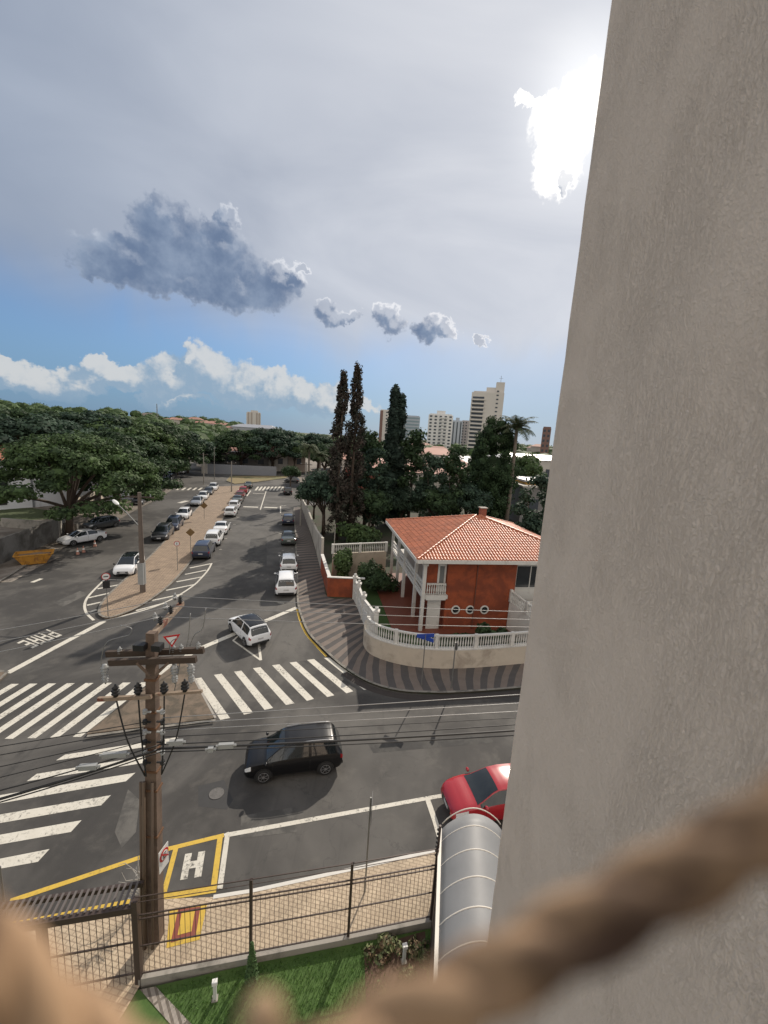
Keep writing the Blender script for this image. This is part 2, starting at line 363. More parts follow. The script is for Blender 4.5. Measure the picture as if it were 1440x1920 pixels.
# --- island between the carriageways
M_isl = mat('island_paving', (.30, .215, .15), .9, var=.3, vs=1.5, c2=(.20, .155, .115), c2s=.6, c2t=(.42, .62), bump=.3, bs=15)
def tile_mat(name, c1, c2, mort, sx, sy, rot, off=.5, msize=.02):
    m = bpy.data.materials.new(name); m.use_nodes = True; t = m.node_tree; b = NB(t); bs = t.nodes['Principled BSDF']
    o = b.new('ShaderNodeTexCoord').outputs['Object']; mp = b.new('ShaderNodeMapping'); mp.inputs['Rotation'].default_value = (0, 0, rot); t.links.new(o, mp.inputs[0])
    br = b.new('ShaderNodeTexBrick'); t.links.new(mp.outputs[0], br.inputs[0]); br.inputs['Color1'].default_value = col(*c1); br.inputs['Color2'].default_value = col(*c2)
    br.inputs['Mortar'].default_value = col(*mort); br.inputs['Scale'].default_value = 1.0; br.inputs['Mortar Size'].default_value = msize; br.inputs['Brick Width'].default_value = sx; br.inputs['Row Height'].default_value = sy
    br.offset = off; n = b.noise(o, 1.3, 6, .65, .4).outputs[0]; n3 = b.noise(o, 14, 3, .6).outputs[0]
    k = b.m('MULTIPLY_ADD', n, .9, .55); k = b.m('MULTIPLY', k, b.m('MULTIPLY_ADD', n3, .5, .75)); cc = b.new('ShaderNodeCombineXYZ')
    for i in range(3): t.links.new(k, cc.inputs[i])
    t.links.new(b.mix(1.0, br.outputs[0], cc.outputs[0], 'MULTIPLY'), bs.inputs['Base Color']); bs.inputs['Roughness'].default_value = .85
    bp = b.new('ShaderNodeBump'); bp.inputs['Strength'].default_value = .3; bp.inputs['Distance'].default_value = .01; t.links.new(br.outputs['Fac'], bp.inputs['Height']); bp.invert = True
    t.links.new(bp.outputs[0], bs.inputs['Normal']); return m
M_islt = tile_mat('island_tiles', (.33, .25, .175), (.255, .19, .135), (.15, .11, .08), .5, .16, R(-12), .5, .03)
Lm = smooth(PX([(197, 1160), (186, 1152), (193, 1130), (222, 1100), (270, 1056), (300, 1026), (340, 984), (378, 946), (402, 920), (408, 913)]), 5)
Rm = smooth(PX([(197, 1160), (216, 1158), (262, 1139), (312, 1104), (345, 1070), (362, 1048), (398, 1002), (430, 956), (451, 926), (462, 911)]), 5)
def block(poly, name, m, z=.13, kerb=True, kname='kerb'):
    MB().prism(poly, -.05, z).build(name, m, kind='structure')
    if kerb:
        MB().ribbon(list(poly) + [poly[0]], .16, z + .004).build(kname, M_kerb, kind='structure')
block(Lm + Rm[::-1][:-1], 'traffic_island', M_islt)
M_dry = mat('dry_grass', (.20, .155, .075), .95, var=.3, vs=1, c2=(.11, .11, .045), c2s=.15, c2t=(.45, .6))
block(PX([(424, 902), (432, 893), (520, 893), (545, 893), (535, 897), (475, 905), (440, 908)]), 'grass_island', M_dry)
# --- triangular island
tri = PX([(318, 1256), (326, 1246), (340, 1242), (352, 1250), (404, 1346), (398, 1351), (240, 1370), (163, 1380), (170, 1372)])
M_tri = mat('trodden_soil', (.15, .115, .085), .95, var=.3, vs=1.2, c2=(.085, .07, .052), c2s=1.3, c2t=(.42, .6), bump=.4, bs=12)
MB().prism(tri, -.05, .11).build('triangle_island', M_tri, kind='structure')
MB().ribbon(PX([(352, 1250), (404, 1346)], .11), .10, .114).build('kerb_line', M_conc, kind='structure')
MB().ribbon(PX([(404, 1350), (240, 1370), (163, 1380)], .11), .14, .114).build('kerb_line', M_kerb, kind='structure')
# --- left block
Lk = PX([(-260, 1300), (-120, 1165), (0, 1092), (48, 1062), (104, 1036), (150, 1012), (205, 985), (245, 962), (285, 942), (318, 922), (334, 906), (338, 893), (300, 884)])
M_ldirt = mat('left_pavement', (.20, .175, .15), .9, var=.3, vs=.8, c2=(.12, .10, .08), c2s=.35, c2t=(.45, .6))
lb = [Vector((p.x, p.y, 0)) for p in Lk] + [Vector((-130, 120, 0)), Vector((-150, 30, 0))]
block(lb, 'pavement', M_ldirt)
MB().flat(PX([(-60, 982), (105, 975), (112, 962), (60, 954), (-60, 950)]), .15).build('lawn', mat('left_lawn', (.045, .062, .022), .95, var=.3, vs=2), kind='structure')  # left lawn in a darker green than the near lawn
MB().ribbon(PX([(0, 1092), (48, 1066), (104, 1040)]), 1.6, .006).build('dirt_patch', mat('dirt_patch', (.26, .225, .19), .95, var=.4, vs=1.2, c2=(.10, .09, .08), c2s=1.0, c2t=(.42, .6)), kind='structure')
# lower-left corner refuge
block(PX([(-80, 1252), (0, 1262), (14, 1264), (0, 1277), (-80, 1330)]), 'pavement', M_tri)
# --- right block with the patterned pavement
Kr = smooth(PX([(1180, 1268), (1080, 1282), (970, 1292), (880, 1299), (818, 1301), (748, 1297), (692, 1281), (645, 1253), (610, 1222), (580, 1190), (567, 1162), (559, 1134), (558, 1105), (557, 1070), (555, 1030), (553, 985), (551, 958), (552, 952)]), 5)
Ki = smooth(PX([(1180, 1225), (1080, 1237), (985, 1247), (880, 1256), (800, 1256), (740, 1247), (696, 1230), (681, 1210), (682, 1180), (676, 1150), (664, 1126), (614, 1122), (607, 1085), (601, 1066), (590, 1030), (582, 1003), (574, 978), (564, 952)]), 5)
MB().prism([Vector((p.x, p.y, 0)) for p in Kr] + [Vector((-8, 84, 0)), Vector((60, 96, 0)), Vector((60, 24, 0))], -.05, .12).build('pavement', mat('garden_soil', (.05, .045, .03), .95, var=.3, vs=.8, c2=(.03, .045, .018), c2s=.3, c2t=(.45, .6)), kind='structure')
n_st = 118; A_ = resample(Kr, n_st); B_ = resample(Ki, n_st)
# match the two curves by nearest progress (both were drawn with the same control count)
light, dk = MB(), MB()
ka = [Kr[i] for i in range(len(Kr))]; kb = [Ki[i] for i in range(len(Ki))]
L_ = min(len(ka), len(kb)); cum_ = [0.0]
for i in range(1, L_): cum_.append(cum_[-1] + .5 * ((ka[i] - ka[i - 1]).length + (kb[i] - kb[i - 1]).length))
def at_s(s):
    i = 1
    while i < L_ - 1 and cum_[i] < s: i += 1
    t = (s - cum_[i - 1]) / max(cum_[i] - cum_[i - 1], 1e-6); return ka[i - 1].lerp(ka[i], t), kb[i - 1].lerp(kb[i], t)
s = 0.0; k = 0
while s < cum_[-1] - .1:
    step = .47; s2 = min(s + step, cum_[-1]); mbx = light if k % 2 else dk; a0, b0 = at_s(s); a1, b1 = at_s(s2)
    # slightly wavy edges: offset the middle
    m0 = a0.lerp(b0, .5) + (a1 - a0) * .22; m1 = a1.lerp(b1, .5) + (a1 - a0) * .22
    mbx.flat([a0, a1, m1, m0], .126); mbx.flat([m0, m1, b1, b0], .126); s = s2; k += 1
light.build('pavement_pattern', mat('light_stones', (.15, .122, .105), .9, var=.3, vs=2, bump=.3, bs=18), kind='structure')
dk.build('pavement_pattern', mat('dark_stones', (.07, .064, .062), .9, var=.3, vs=2, bump=.3, bs=18), kind='structure')
MB().ribbon(Kr, .16, .131).build('kerb', M_kerb, kind='structure')
MB().ribbon([p for p in resample(smooth(PX([(1180, 1276), (970, 1301), (880, 1307), (818, 1309), (748, 1305), (690, 1289), (645, 1262)]), 5), 30)], .45, .007).build('gutter', mat('gutter', (.04, .033, .03), .95, var=.3, vs=3), kind='structure')
# next block beyond the cross street
block([G(563, 905), G(556, 893), Vector((-14, 150, 0)), Vector((70, 150, 0)), Vector((60, 112, 0))], 'pavement', M_ldirt)
# street of the far houses
block([Vector((-120, 196, 0)), Vector((-75, 165, 0)), Vector((-52, 138, 0)), Vector((-10, 152, 0)), Vector((0, 190, 0)), Vector((-60, 230, 0))], 'pavement', M_ldirt, z=.1)
# ------------------------------------------------------------------ markings
ZM = .004
def mark(polys, name, m=M_white, z=ZM):
    mb = MB()
    for p in polys: mb.flat(PX(p), z)
    return mb.build(name, m, kind='structure')
def off(lst, k, ox, oy): return [[(x / k + ox, y / k + oy) for x, y in p] for p in lst]
mark(off([[(15,770),(70,762),(285,1065),(212,1080)],[(165,742),(222,733),(458,1025),(390,1040)],[(315,718),(370,710),(608,990),(545,1005)],[(457,692),(513,684),(768,955),(705,968)],
 [(600,670),(655,662),(915,922),(862,937)],[(732,650),(782,643),(1068,895),(1015,908)],[(862,630),(915,623),(1210,865),(1158,880)],[(990,615),(1030,612),(1335,845),(1290,855)]], 4, 360, 1080), 'zebra_crossing')
zl = []
for k in range(-1, 9):
    j = 8 - k; zl.append([(955 - 125.7 * j, 718 + 1.5 * j), (1008 - 125.7 * j, 718 + 1.5 * j), (546 - 153 * j, 1086 + 4.5 * j), (490 - 153 * j, 1086 + 4.5 * j)])
mark(off(zl, 3.6, 0, 1080), 'zebra_crossing')
mark([[(105,1426),(122,1415),(334,1382),(317,1394)],[(50,1465),(69,1451),(279,1417),(267,1431)],[(-60,1517),(-60,1501),(254,1449),(236,1465)],[(-60,1554),(-60,1538),(208,1491),(190,1510)],[(-60,1594),(-60,1576),(153,1538),(133,1560)],[(-60,1640),(-60,1622),(93,1592),(71,1616)]], 'zebra_crossing')
def line(pts, w, name='road_line', m=M_white, z=ZM + .001):
    return MB().ribbon(PX(pts), w, z).build(name, m, kind='structure')
line([(195, 1165), (14, 1262)], .38, 'stop_line'); line([(557, 1139), (370, 1218), (296, 1264)], .40, 'stop_line')
mbh = MB(); mbh.ribbon(smooth(PX([(397,1056),(390,1069),(377,1084),(365,1096),(342,1112),(315,1127),(280,1141),(230,1155),(195,1164)]), 4), .16, ZM)
for a, b in (((356,1065),(395,1057)),((347,1077),(387,1069)),((331,1091),(377,1082)),((311,1107),(365,1096)),((285,1126),(342,1114)),((255,1145),(308,1131))):
    mbh.ribbon(PX([a, b]), .22, ZM + .002)
mbh.build('hatched_marking', M_white, kind='structure')
mbh = MB(); mbh.ribbon(smooth(PX([(198,1085),(169,1114),(159,1132),(162,1149),(176,1163)]), 4), .17, ZM)
for a, b in (((183,1104),(226,1096)),((166,1121),(214,1110)),((163,1135),(199,1127)),((167,1148),(181,1143))): mbh.ribbon(PX([a, b]), .24, ZM + .002)
mbh.build('hatched_marking', M_white, kind='structure')
# give-way triangle
line([(437, 1201), (489, 1238)], .12, 'give_way_triangle'); line([(489, 1238), (480, 1163)], .15, 'give_way_triangle', z=ZM + .002); line([(480, 1163), (437, 1201)], .12, 'give_way_triangle', z=ZM + .003)
# far markings
line([(488, 956), (499, 921)], .18); line([(456, 950), (484, 951)], .8); line([(495, 951), (520, 952)], .8); line([(474, 925), (497, 926)], .35); line([(463, 930), (470, 920)], .25)
line([(526, 949), (526, 962)], .2); line([(526, 948), (537, 948)], .15); line([(336, 943), (351, 939)], .9); line([(60, 1092), (78, 1085)], .35)
zf = MB()
for k in range(9):
    a = G(479 + k * 6.7, 919.5); b = G(484.5 + k * 6.7, 912.5); zf.ribbon([a, b], .42, ZM)
for k in range(5):
    a = G(331 + k * 10.3, 919); b = G(337.5 + k * 10.3, 914.5); zf.ribbon([a, b], .45, ZM)
zf.build('zebra_crossing', M_white, kind='structure')
for q in ((444,970),(437,983),(429,993),(421,1010),(411,1030)): line([(q[0], q[1]), (q[0] + 5, q[1])], .12, 'parking_mark')
for q in ((523,983),(523,1000),(522,1016),(521,1037),(516,1130)): line([(q[0], q[1]), (q[0] + 6, q[1])], .12, 'parking_mark')
line([(516, 1130), (533, 1131)], .10, 'parking_mark'); line([(203, 1087), (240, 1088)], .12, 'parking_mark')
# yellow line along the corner kerb
MB().ribbon(smooth(PX([(557,1142),(563,1165),(575,1190),(592,1210),(612,1231)]), 5), .14, ZM).build('road_line', M_yellow, kind='structure')
# foreground yellow/white lines
line([(18, 1690), (150, 1646), (268, 1606), (306, 1594), (420, 1566)], .15, m=M_yellow)
line([(330, 1590), (307, 1676)], .15, m=M_yellow, z=ZM + .003); line([(413, 1568), (400, 1668)], .17, m=M_yellow, z=ZM + .004)
line([(304, 1683), (406, 1667)], .20, m=M_yellow, z=ZM + .005)
line([(424, 1562), (426, 1568), (412, 1668)], .16, z=ZM + .006); line([(424, 1566), (800, 1497), (835, 1491)], .17, z=ZM + .002)
line([(801, 1497), (816, 1540), (830, 1588)], .2, z=ZM + .003)
# letter H (built from measured corners) and PARE
def lerp2(A, B, C_, D, u, v): return A.lerp(B, u).lerp(D.lerp(C_, u), v)
hq = [G(x / 5.143 + 200, y / 5.143 + 1440) for x, y in ((757, 830), (950, 800), (912, 1047), (708, 1082))]
mb = MB()
for r in (((0, 0), (.34, 0), (.34, 1), (0, 1)), ((.66, 0), (1, 0), (1, 1), (.66, 1)), ((.34, .34), (.66, .34), (.66, .62), (.34, .62))):
    mb.flat([lerp2(*hq, u, v) for u, v in r], ZM)
mb.build('painted_letter_H', M_white, kind='structure')
def glyph(s):
    L = {'P': [(0,0,.22,1),(.22,.85,1,1),(.22,.42,1,.57),(.78,.57,1,.85)], 'A': [(0,0,.22,1),(.78,0,1,1),(.22,.85,.78,1),(.22,.4,.78,.55)],
         'R': [(0,0,.22,1),(.22,.85,1,1),(.22,.42,1,.57),(.78,.57,1,.85),(.62,0,.9,.42)], 'E': [(0,0,.22,1),(.22,.85,1,1),(.22,.42,.85,.57),(.22,0,1,.15)]}
    return L[s]
# text box: reading starts at the right end, letters' feet away from us
TL, TR = G(117, 1191), G(60, 1216)          # tops of letters (towards us)
BL, BR = G(88, 1180), G(30, 1206)           # feet of letters (away)
mb = MB()
for i, ch in enumerate('PARE'):
    u0, u1 = i * .26, i * .26 + .2
    for x0, y0, x1, y1 in glyph(ch):
        q = [(u0 + (u1 - u0) * x, y) for x, y in ((x0, y0), (x1, y0), (x1, y1), (x0, y1))]
        mb.flat([BL.lerp(BR, u).lerp(TL.lerp(TR, u), v) for u, v in q], ZM)
mb.build('painted_word_PARE', M_white, kind='structure')
# patches and manhole
for k_, pts_ in enumerate(([(690, 1395), (905, 1378), (930, 1392), (700, 1412)], [(240, 1480), (262, 1500), (255, 1560), (228, 1590), (215, 1560)], [(560, 1240), (600, 1236), (668, 1290), (620, 1300)], [(100, 1130), (150, 1108), (165, 1114), (118, 1138)], [(470, 1010), (500, 1008), (500, 1060), (462, 1062)], [(452, 1530), (560, 1512), (556, 1560), (450, 1572)])):
    MB().flat(PX(pts_), .0022 + .0002 * k_).build('asphalt_patch', mat('patch_%d' % (k_ % 2), ((.040, .039, .038), (.105, .10, .092))[k_ % 2], .9, var=.3, vs=3, c2=(.062, .06, .056), c2s=.9, c2t=(.42, .58)), kind='structure')
mb = MB(); mb.flat(PX([(372, 1474), (420, 1462), (437, 1500), (425, 1518), (372, 1512)]), .002); mb.build('asphalt_patch', mat('fresh_asphalt', (.036, .036, .037), .85, var=.2, vs=5), kind='structure')
mc = G(406, 1488); mb = MB(); mb.lathe([(.27, 0), (.27, .012), (.25, .014), (.24, .008), (.02, .012)], (mc.x, mc.y, .004), 24)
tag(mb.build('manhole_cover', mat('cast_iron', (.11, .105, .10), .6, metal=.3, var=.4, vs=12, bump=.5, bs=60)), 'round iron manhole cover in dark asphalt patch beside the black SUV', 'manhole cover')
# ------------------------------------------------------------------ near pavement, lawn
kl = PX([(-60, 1755), (62, 1733), (258, 1694), (400, 1688), (475, 1676), (667, 1634), (821, 1599), (900, 1582)])
fl = PX([(-60, 1905), (265, 1850), (480, 1801), (650, 1768), (806, 1737), (900, 1719)])
M_pave = tile_mat('pavement_tiles', (.47, .38, .27), (.41, .325, .23), (.29, .225, .16), .22, .11, R(10), .5, .014)
MB().prism(kl + fl[::-1], -.05, .12).build('pavement', M_pave, kind='structure')
kb_ = MB(); kb_.ribbon(kl[3:], .11, .127); kb_.build('kerb', mat('kerb_white', (.6, .58, .54), .8, var=.15), kind='structure')
kb_ = MB(); kb_.ribbon(kl[:3] + [kl[2].lerp(kl[3], .05)], .13, .127); kb_.build('kerb', M_yellow, kind='structure')
mark_b = lambda p, z, m: MB().flat(PX(p, .12), z).build('painted_rectangle', m, kind='structure')
mark_b([(318, 1708), (388, 1697), (374, 1762), (312, 1778)], .125, M_yellow)
mark_b([(334, 1706), (376, 1700), (367, 1754), (320, 1768)], .129, M_red)
mark_b([(341, 1710), (366, 1706), (359, 1747), (333, 1754)], .133, M_yellow)
lawn = [fl[0] + Vector((0, -.1, 0))] + [p + Vector((0, -.12, 0)) for p in fl[1:5]] + [Vector((2.3, 9.4, 0)), Vector((1.75, 4.5, 0)), Vector((-9, 4.5, 0))]
M_lawn = mat('lawn_grass', (.065, .12, .028), .95, var=.3, vs=5, c2=(.05, .10, .022), c2s=1.1, c2t=(.4, .6))
MB().prism(lawn, -.05, .10).build('lawn', M_lawn, kind='structure')
MB().flat([Vector((.2, 8.95, 0)), Vector((1.9, 9.45, 0)), Vector((1.75, 6.4, 0)), Vector((.7, 6.2, 0)), Vector((.35, 7.6, 0))], .106).build('flower_bed', mat('bed_soil', (.085, .05, .035), .95, var=.4, vs=6), kind='structure')
path = PX([(262, 1856), (292, 1850), (420, 1985), (385, 1995)], .1)
MB().flat(path, .112).build('path', tile_mat('path_tiles', (.30, .27, .24), (.26, .23, .20), (.14, .12, .10), .8, .14, R(48), 0, .03), kind='structure')
MB().flat([Vector((-9, 7.7, 0)), G(258, 1850), G(262, 1856), G(215, 1935), Vector((-9, 5.5, 0))], .112).build('path', M_pave, kind='structure')
# grass blades (uncountable)
n = 26000; bx = RNG.uniform(-5.4, 2.0, n); by = RNG.uniform(4.6, 9.6, n)
lim = np.interp(bx, [fl[1].x, fl[2].x, fl[3].x, fl[4].x], [fl[1].y, fl[2].y, fl[3].y, fl[4].y]) - .2
ok = (by < lim); 
pl, pr = path[0], path[3]
ok &= ~((bx > .5) & (by > 6.5) & (bx < 1.9) & (RNG.random(n) < .85))
dpx = bx - np.interp(by, [path[3].y, path[0].y], [path[3].x, path[0].x]); ok &= ~((dpx > -.05) & (dpx < .45))
ok &= (dpx > -.05) | (by < 5)
bx, by = bx[ok], by[ok]; n = len(bx); th = RNG.uniform(0, 6.28, n); h = RNG.uniform(.03, .075, n); w = .008
dx, dy = np.cos(th) * w, np.sin(th) * w; lx, ly = RNG.normal(size=n) * .02, RNG.normal(size=n) * .02; z0 = np.full(n, .1)
V = np.stack([np.stack([bx - dx, by - dy, z0], 1), np.stack([bx + dx, by + dy, z0], 1), np.stack([bx + lx + dx * .3, by + ly + dy * .3, z0 + h], 1), np.stack([bx + lx - dx * .3, by + ly - dy * .3, z0 + h], 1)], 1)
link('grass', quads_mesh('grass', V), mat('grass_blade', (.08, .165, .032), .8, var=.3, vs=4, island=.35, trans=.25), kind='stuff')
lob = [(RNG.uniform(.35, 1.85), RNG.uniform(6.3, 9.2), .14 + RNG.uniform(0, .1), .16, .16, .12) for _ in range(60)]
link('ground_cover', quads_mesh('ground_cover', leaf_quads(lob, 60, .07, .6, 1.6)), mat('bed_leaf', (.08, .10, .035), .8, var=.4, vs=6, island=.5, c2=(.14, .09, .05), c2s=5, c2t=(.5, .6)), kind='stuff')
# ------------------------------------------------------------------ the tall building wall beside the camera
def stucco():
    m = bpy.data.materials.new('stucco'); m.use_nodes = True; t = m.node_tree; b = NB(t); bs = t.nodes['Principled BSDF']
    o = b.new('ShaderNodeTexCoord').outputs['Object']
    w = b.v('ADD', o, b.v('MULTIPLY', b.noise(o, 2.2, 3, .5).outputs['Color'], (.22, .22, .22)))
    mp = b.new('ShaderNodeMapping'); mp.inputs['Rotation'].default_value = (R(38), 0, 0); mp.inputs['Scale'].default_value = (60, 75, 26); t.links.new(w, mp.inputs[0])
    s1 = b.noise(mp.outputs[0], 1.0, 5, .6, .8).outputs[0]
    mp2 = b.new('ShaderNodeMapping'); mp2.inputs['Rotation'].default_value = (R(-25), 0, 0); mp2.inputs['Scale'].default_value = (60, 90, 40); t.links.new(w, mp2.inputs[0])
    s2 = b.noise(mp2.outputs[0], 1.0, 4, .6, 1.0).outputs[0]
    fine = b.noise(o, 140, 4, .65).outputs[0]; med = b.noise(o, 34, 5, .6, .6).outputs[0]
    msk = b.ss(b.noise(o, 1.9, 3, .5).outputs[0], .40, .60)
    g1 = b.m('ABSOLUTE', b.m('SUBTRACT', s1, .5)); g2 = b.m('ABSOLUTE', b.m('SUBTRACT', s2, .5))
    ridge = b.m('MULTIPLY', b.ss(g1, .0, .10), b.m('MULTIPLY_ADD', msk, .38, .22))
    ridge = b.m('ADD', ridge, b.m('MULTIPLY', b.ss(g2, 0, .08), .16))
    h = b.m('ADD', b.m('ADD', b.m('MULTIPLY', ridge, .8), b.m('MULTIPLY', med, 1.3)), b.m('MULTIPLY', fine, .7))
    bp = b.new('ShaderNodeBump'); bp.inputs['Strength'].default_value = .8; bp.inputs['Distance'].default_value = .0055
    t.links.new(h, bp.inputs['Height']); t.links.new(bp.outputs[0], bs.inputs['Normal'])
    big = b.noise(o, .55, 4, .6, .5).outputs[0]
    c = b.mix(b.ss(big, .3, .7), col(.83, .68, .56), col(.86, .71, .59))
    pit = b.ss(b.noise(o, 110, 3, .7).outputs[0], .68, .74); c = b.mix(b.m('MULTIPLY', pit, .6), c, col(.4, .31, .24))
    t.links.new(c, bs.inputs['Base Color']); bs.inputs['Roughness'].default_value = .9; return m
a0, a1 = G(1038, 780, CAM_H + .3), None
dE = ray(1040, 800); kE = 2.5 / dE.y; Ex, Ey = dE.x * kE, 2.5
mb = MB(); pl = [(Ex, Ey), (Ex - .10, .5), (Ex - .15, -2.5), (Ex + 6, -2.5), (Ex + 6, Ey)]
# rows of vertices so the corner is slightly uneven, as hand-laid render is
zs = np.linspace(-.05, 31, 160); rings_ = []
prof = [(Ex + 6, Ey), (Ex + .5, Ey), (Ex + .012, Ey), (Ex, Ey - .012), (Ex - .02, Ey - .4), (Ex - .10, .5), (Ex - .15, -2.5), (Ex + 6, -2.5)]
vs = []; fs = []
for z in zs:
    j = RNG.normal() * .0025 + .002 * math.sin(z * 3.1)
    for i, (x, y) in enumerate(prof): vs.append((x + (j if i in (2, 3) else 0), y + (j if i in (2, 3) else 0), z))
nP = len(prof)
for i in range(len(zs) - 1):
    for k in range(nP): fs.append((i * nP + k, i * nP + (k + 1) % nP, (i + 1) * nP + (k + 1) % nP, (i + 1) * nP + k))
fs.append(tuple((len(zs) - 1) * nP + k for k in range(nP)))
fs = [f[::-1] for f in fs]
tag(mb.add(vs, fs).build('building_wall', stucco()), 'tall beige rough-rendered building wall filling the right side', 'wall')
# ------------------------------------------------------------------ safety net rope close to the lens
M_rope = mat('rope', (.36, .235, .14), .85, var=.35, vs=60, c2=(.05, .026, .016), c2s=30, c2t=(.45, .60))
net = thing('safety_net', AT(720, 1900, .05), 0, 'out-of-focus brown twisted net rope running across the bottom', 'safety net')
def rope(pts, r, nstr=3, pitch=.036, name='rope'):
    P = [p - net.location for p in pts]; P = resample(smooth(P, 8), 90); mb = MB()
    tot = sum((P[i + 1] - P[i]).length for i in range(len(P) - 1))
    for k in range(nstr):
        q = []
        for i, p in enumerate(P):
            d = (P[min(i + 1, len(P) - 1)] - P[max(i - 1, 0)]).normalized(); e = d.orthogonal().normalized(); u = d.cross(e)
            a = 2 * math.pi * (k / nstr + tot * i / len(P) / pitch); q.append(p + (e * math.cos(a) + u * math.sin(a)) * r * .5)
        mb.tube(q, r * .62, 8)
    return mb.build(name, M_rope, net, smooth=True)
D_ = .052
def NP(x, y, d=D_): r_ = ray(x, y); return Vector((0, 0, CAM_H)) + r_ * d
rope([NP(1620, 1430), NP(1440, 1550), NP(1210, 1675), NP(1010, 1785), NP(850, 1872), NP(690, 1950), NP(560, 2040)], .0037)
rope([NP(-220, 1590), NP(-70, 1765), NP(55, 1895), NP(175, 1990), NP(330, 2090), NP(560, 2120)], .0046)
k_ = MB(); 
k_.sphere(NP(492, 1925) - net.location, (.0028, .0028, .0042), 14, 10); k_.build('knot', mat('rope_light', (.36, .25, .155), .85, var=.3, vs=80), net, smooth=True)
k_ = MB(); k_.tube([NP(500, 1960) - net.location, NP(560, 2100) - net.location], .003, 10); k_.build('rope', M_rope, net, smooth=True)
# ------------------------------------------------------------------ corner house
M_orange = mat('orange_brick', (.29, .066, .024), .85, var=.28, vs=2.5, c2=(.19, .045, .02), c2s=.8, c2t=(.4, .6), bump=.3, bs=30)
M_wp = mat('white_plaster', (.58, .57, .54), .75, var=.1, vs=2, c2=(.42, .40, .37), c2s=1.3, c2t=(.5, .75))
M_cream = mat('cream_plaster', (.50, .44, .36), .85, var=.15, vs=1.5, c2=(.34, .29, .235), c2s=.9, c2t=(.48, .7), bump=.25, bs=20)
M_glass = mat('window_glass', (.02, .025, .03), .08, var=.1, spec=.8)
M_dark = mat('dark_recess', (.03, .028, .026), .8)
M_tile = mat('roof_tile', (.47, .165, .085), .42, var=.35, vs=7, c2=(.30, .12, .08), c2s=.9, c2t=(.5, .75), island=.2)
M_curt = mat('curtain', (.5, .42, .38), .9, var=.2, vs=6)
HA = R(9.8); HO = Vector((3.12, 28.0, 0.0))
house = thing('house', HO, HA, 'orange two-storey corner house with hipped terracotta roof and white balcony', 'house')
FW, DP = 7.0, 12.0      # facade end and depth, veranda width 1.75
SIDE = 1.75
mb = MB(); mb.box(((SIDE + FW) / 2, .15 + .12, 2.65), (FW - SIDE, .24, 5.3))
mb.box((SIDE + .12, DP / 2 + .15, 2.65), (.236, DP - .25, 5.296)); mb.box((SIDE + 5, DP + .03, 2.65), (10, .24, 5.29)); mb.box((11.6, DP / 2 + .3, 2.65), (.24, DP, 5.29))
mb.build('wall', M_orange, house)
mb = MB(); mb.box((9.3, .9, 2.65), (4.56, .24, 5.28)); mb.box((FW - .1, .62, 2.65), (.19, .55, 5.27)); mb.build('side_wall', M_wp, house)
mb = MB(); mb.box((FW + 1.45, .772, 4.0), (2.3, .02, 1.7)); wf = mb.build('window', M_glass, house)
mb = MB()
for x in (FW + .3, FW + 1.45, FW + 2.6): mb.box((x, .75, 4.0), (.07, .05, 1.8))
for z in (3.13, 4.87): mb.box((FW + 1.45, .752, z), (2.37, .046, .07))
mb.build('window_frame', M_wp, wf)
# veranda slab, posts, railing
mb = MB(); mb.box((SIDE / 2, DP / 2, 2.72), (SIDE + .1, DP + .2, .26)); mb.build('balcony_floor', M_wp, house)
mb = MB(); mb.box((5, DP / 2, .09), (14, DP + 1.2, .18)); mb.build('terrace_floor', mat('red_tiles', (.16, .05, .03), .5, var=.25, vs=4), house)
for vv in (0.0, 2.35, 6.3, 9.0, 12.0):
    mb = MB(); mb.box((0, vv, 2.6), (.24, .24, 5.2)); mb.box((0, vv, 5.12), (.38, .38, .14)); mb.box((0, vv, 2.98), (.29, .29, .1)); mb.build('post', M_wp, house)
pv = [0.0, 2.35, 6.3, 9.0, 12.0]
for i in range(4):
    a, b = pv[i] + .12, pv[i + 1] - .12; mb = MB()
    mb.box((0, (a + b) / 2, 3.72), (.12, b - a, .10)); mb.box((0, (a + b) / 2, 3.0), (.10, b - a, .10)); mb.box((0, (a + b) / 2, 3.36), (.07, b - a, .16)); mb.box((0, (a+b)/2, 3.56), (.05, b-a, .06))
    mb.build('balcony_railing', M_wp, house)
prof = [(.035, 0), (.05, .04), (.03, .10), (.055, .24), (.05, .34), (.028, .5), (.05, .60), (.04, .64)]
def baluster_row(mb, a, b, z0, h, sp=.155, n=8):
    a, b = Vector(a), Vector(b); L = (b - a).length; k = max(1, int(L / sp))
    for i in range(k):
        p = a.lerp(b, (i + .5) / k); mb.lathe([(r, z * h / .64) for r, z in prof], (p.x, p.y, z0 + (b.z - a.z) * 0 + p.z), n)
mb = MB(); baluster_row(mb, (.2, 0, 0), (SIDE - .05, 0, 0), 2.92, .72); mb.build('baluster_panel', M_wp, house)
MB().box((SIDE / 2 + .05, 0, 3.69), (SIDE - .35, .14, .08)).build('balcony_rail', M_wp, house); MB().box((SIDE / 2 + .05, -.02, 2.70), (SIDE - .3, .3, .34)).build('balcony_edge', M_wp, house)
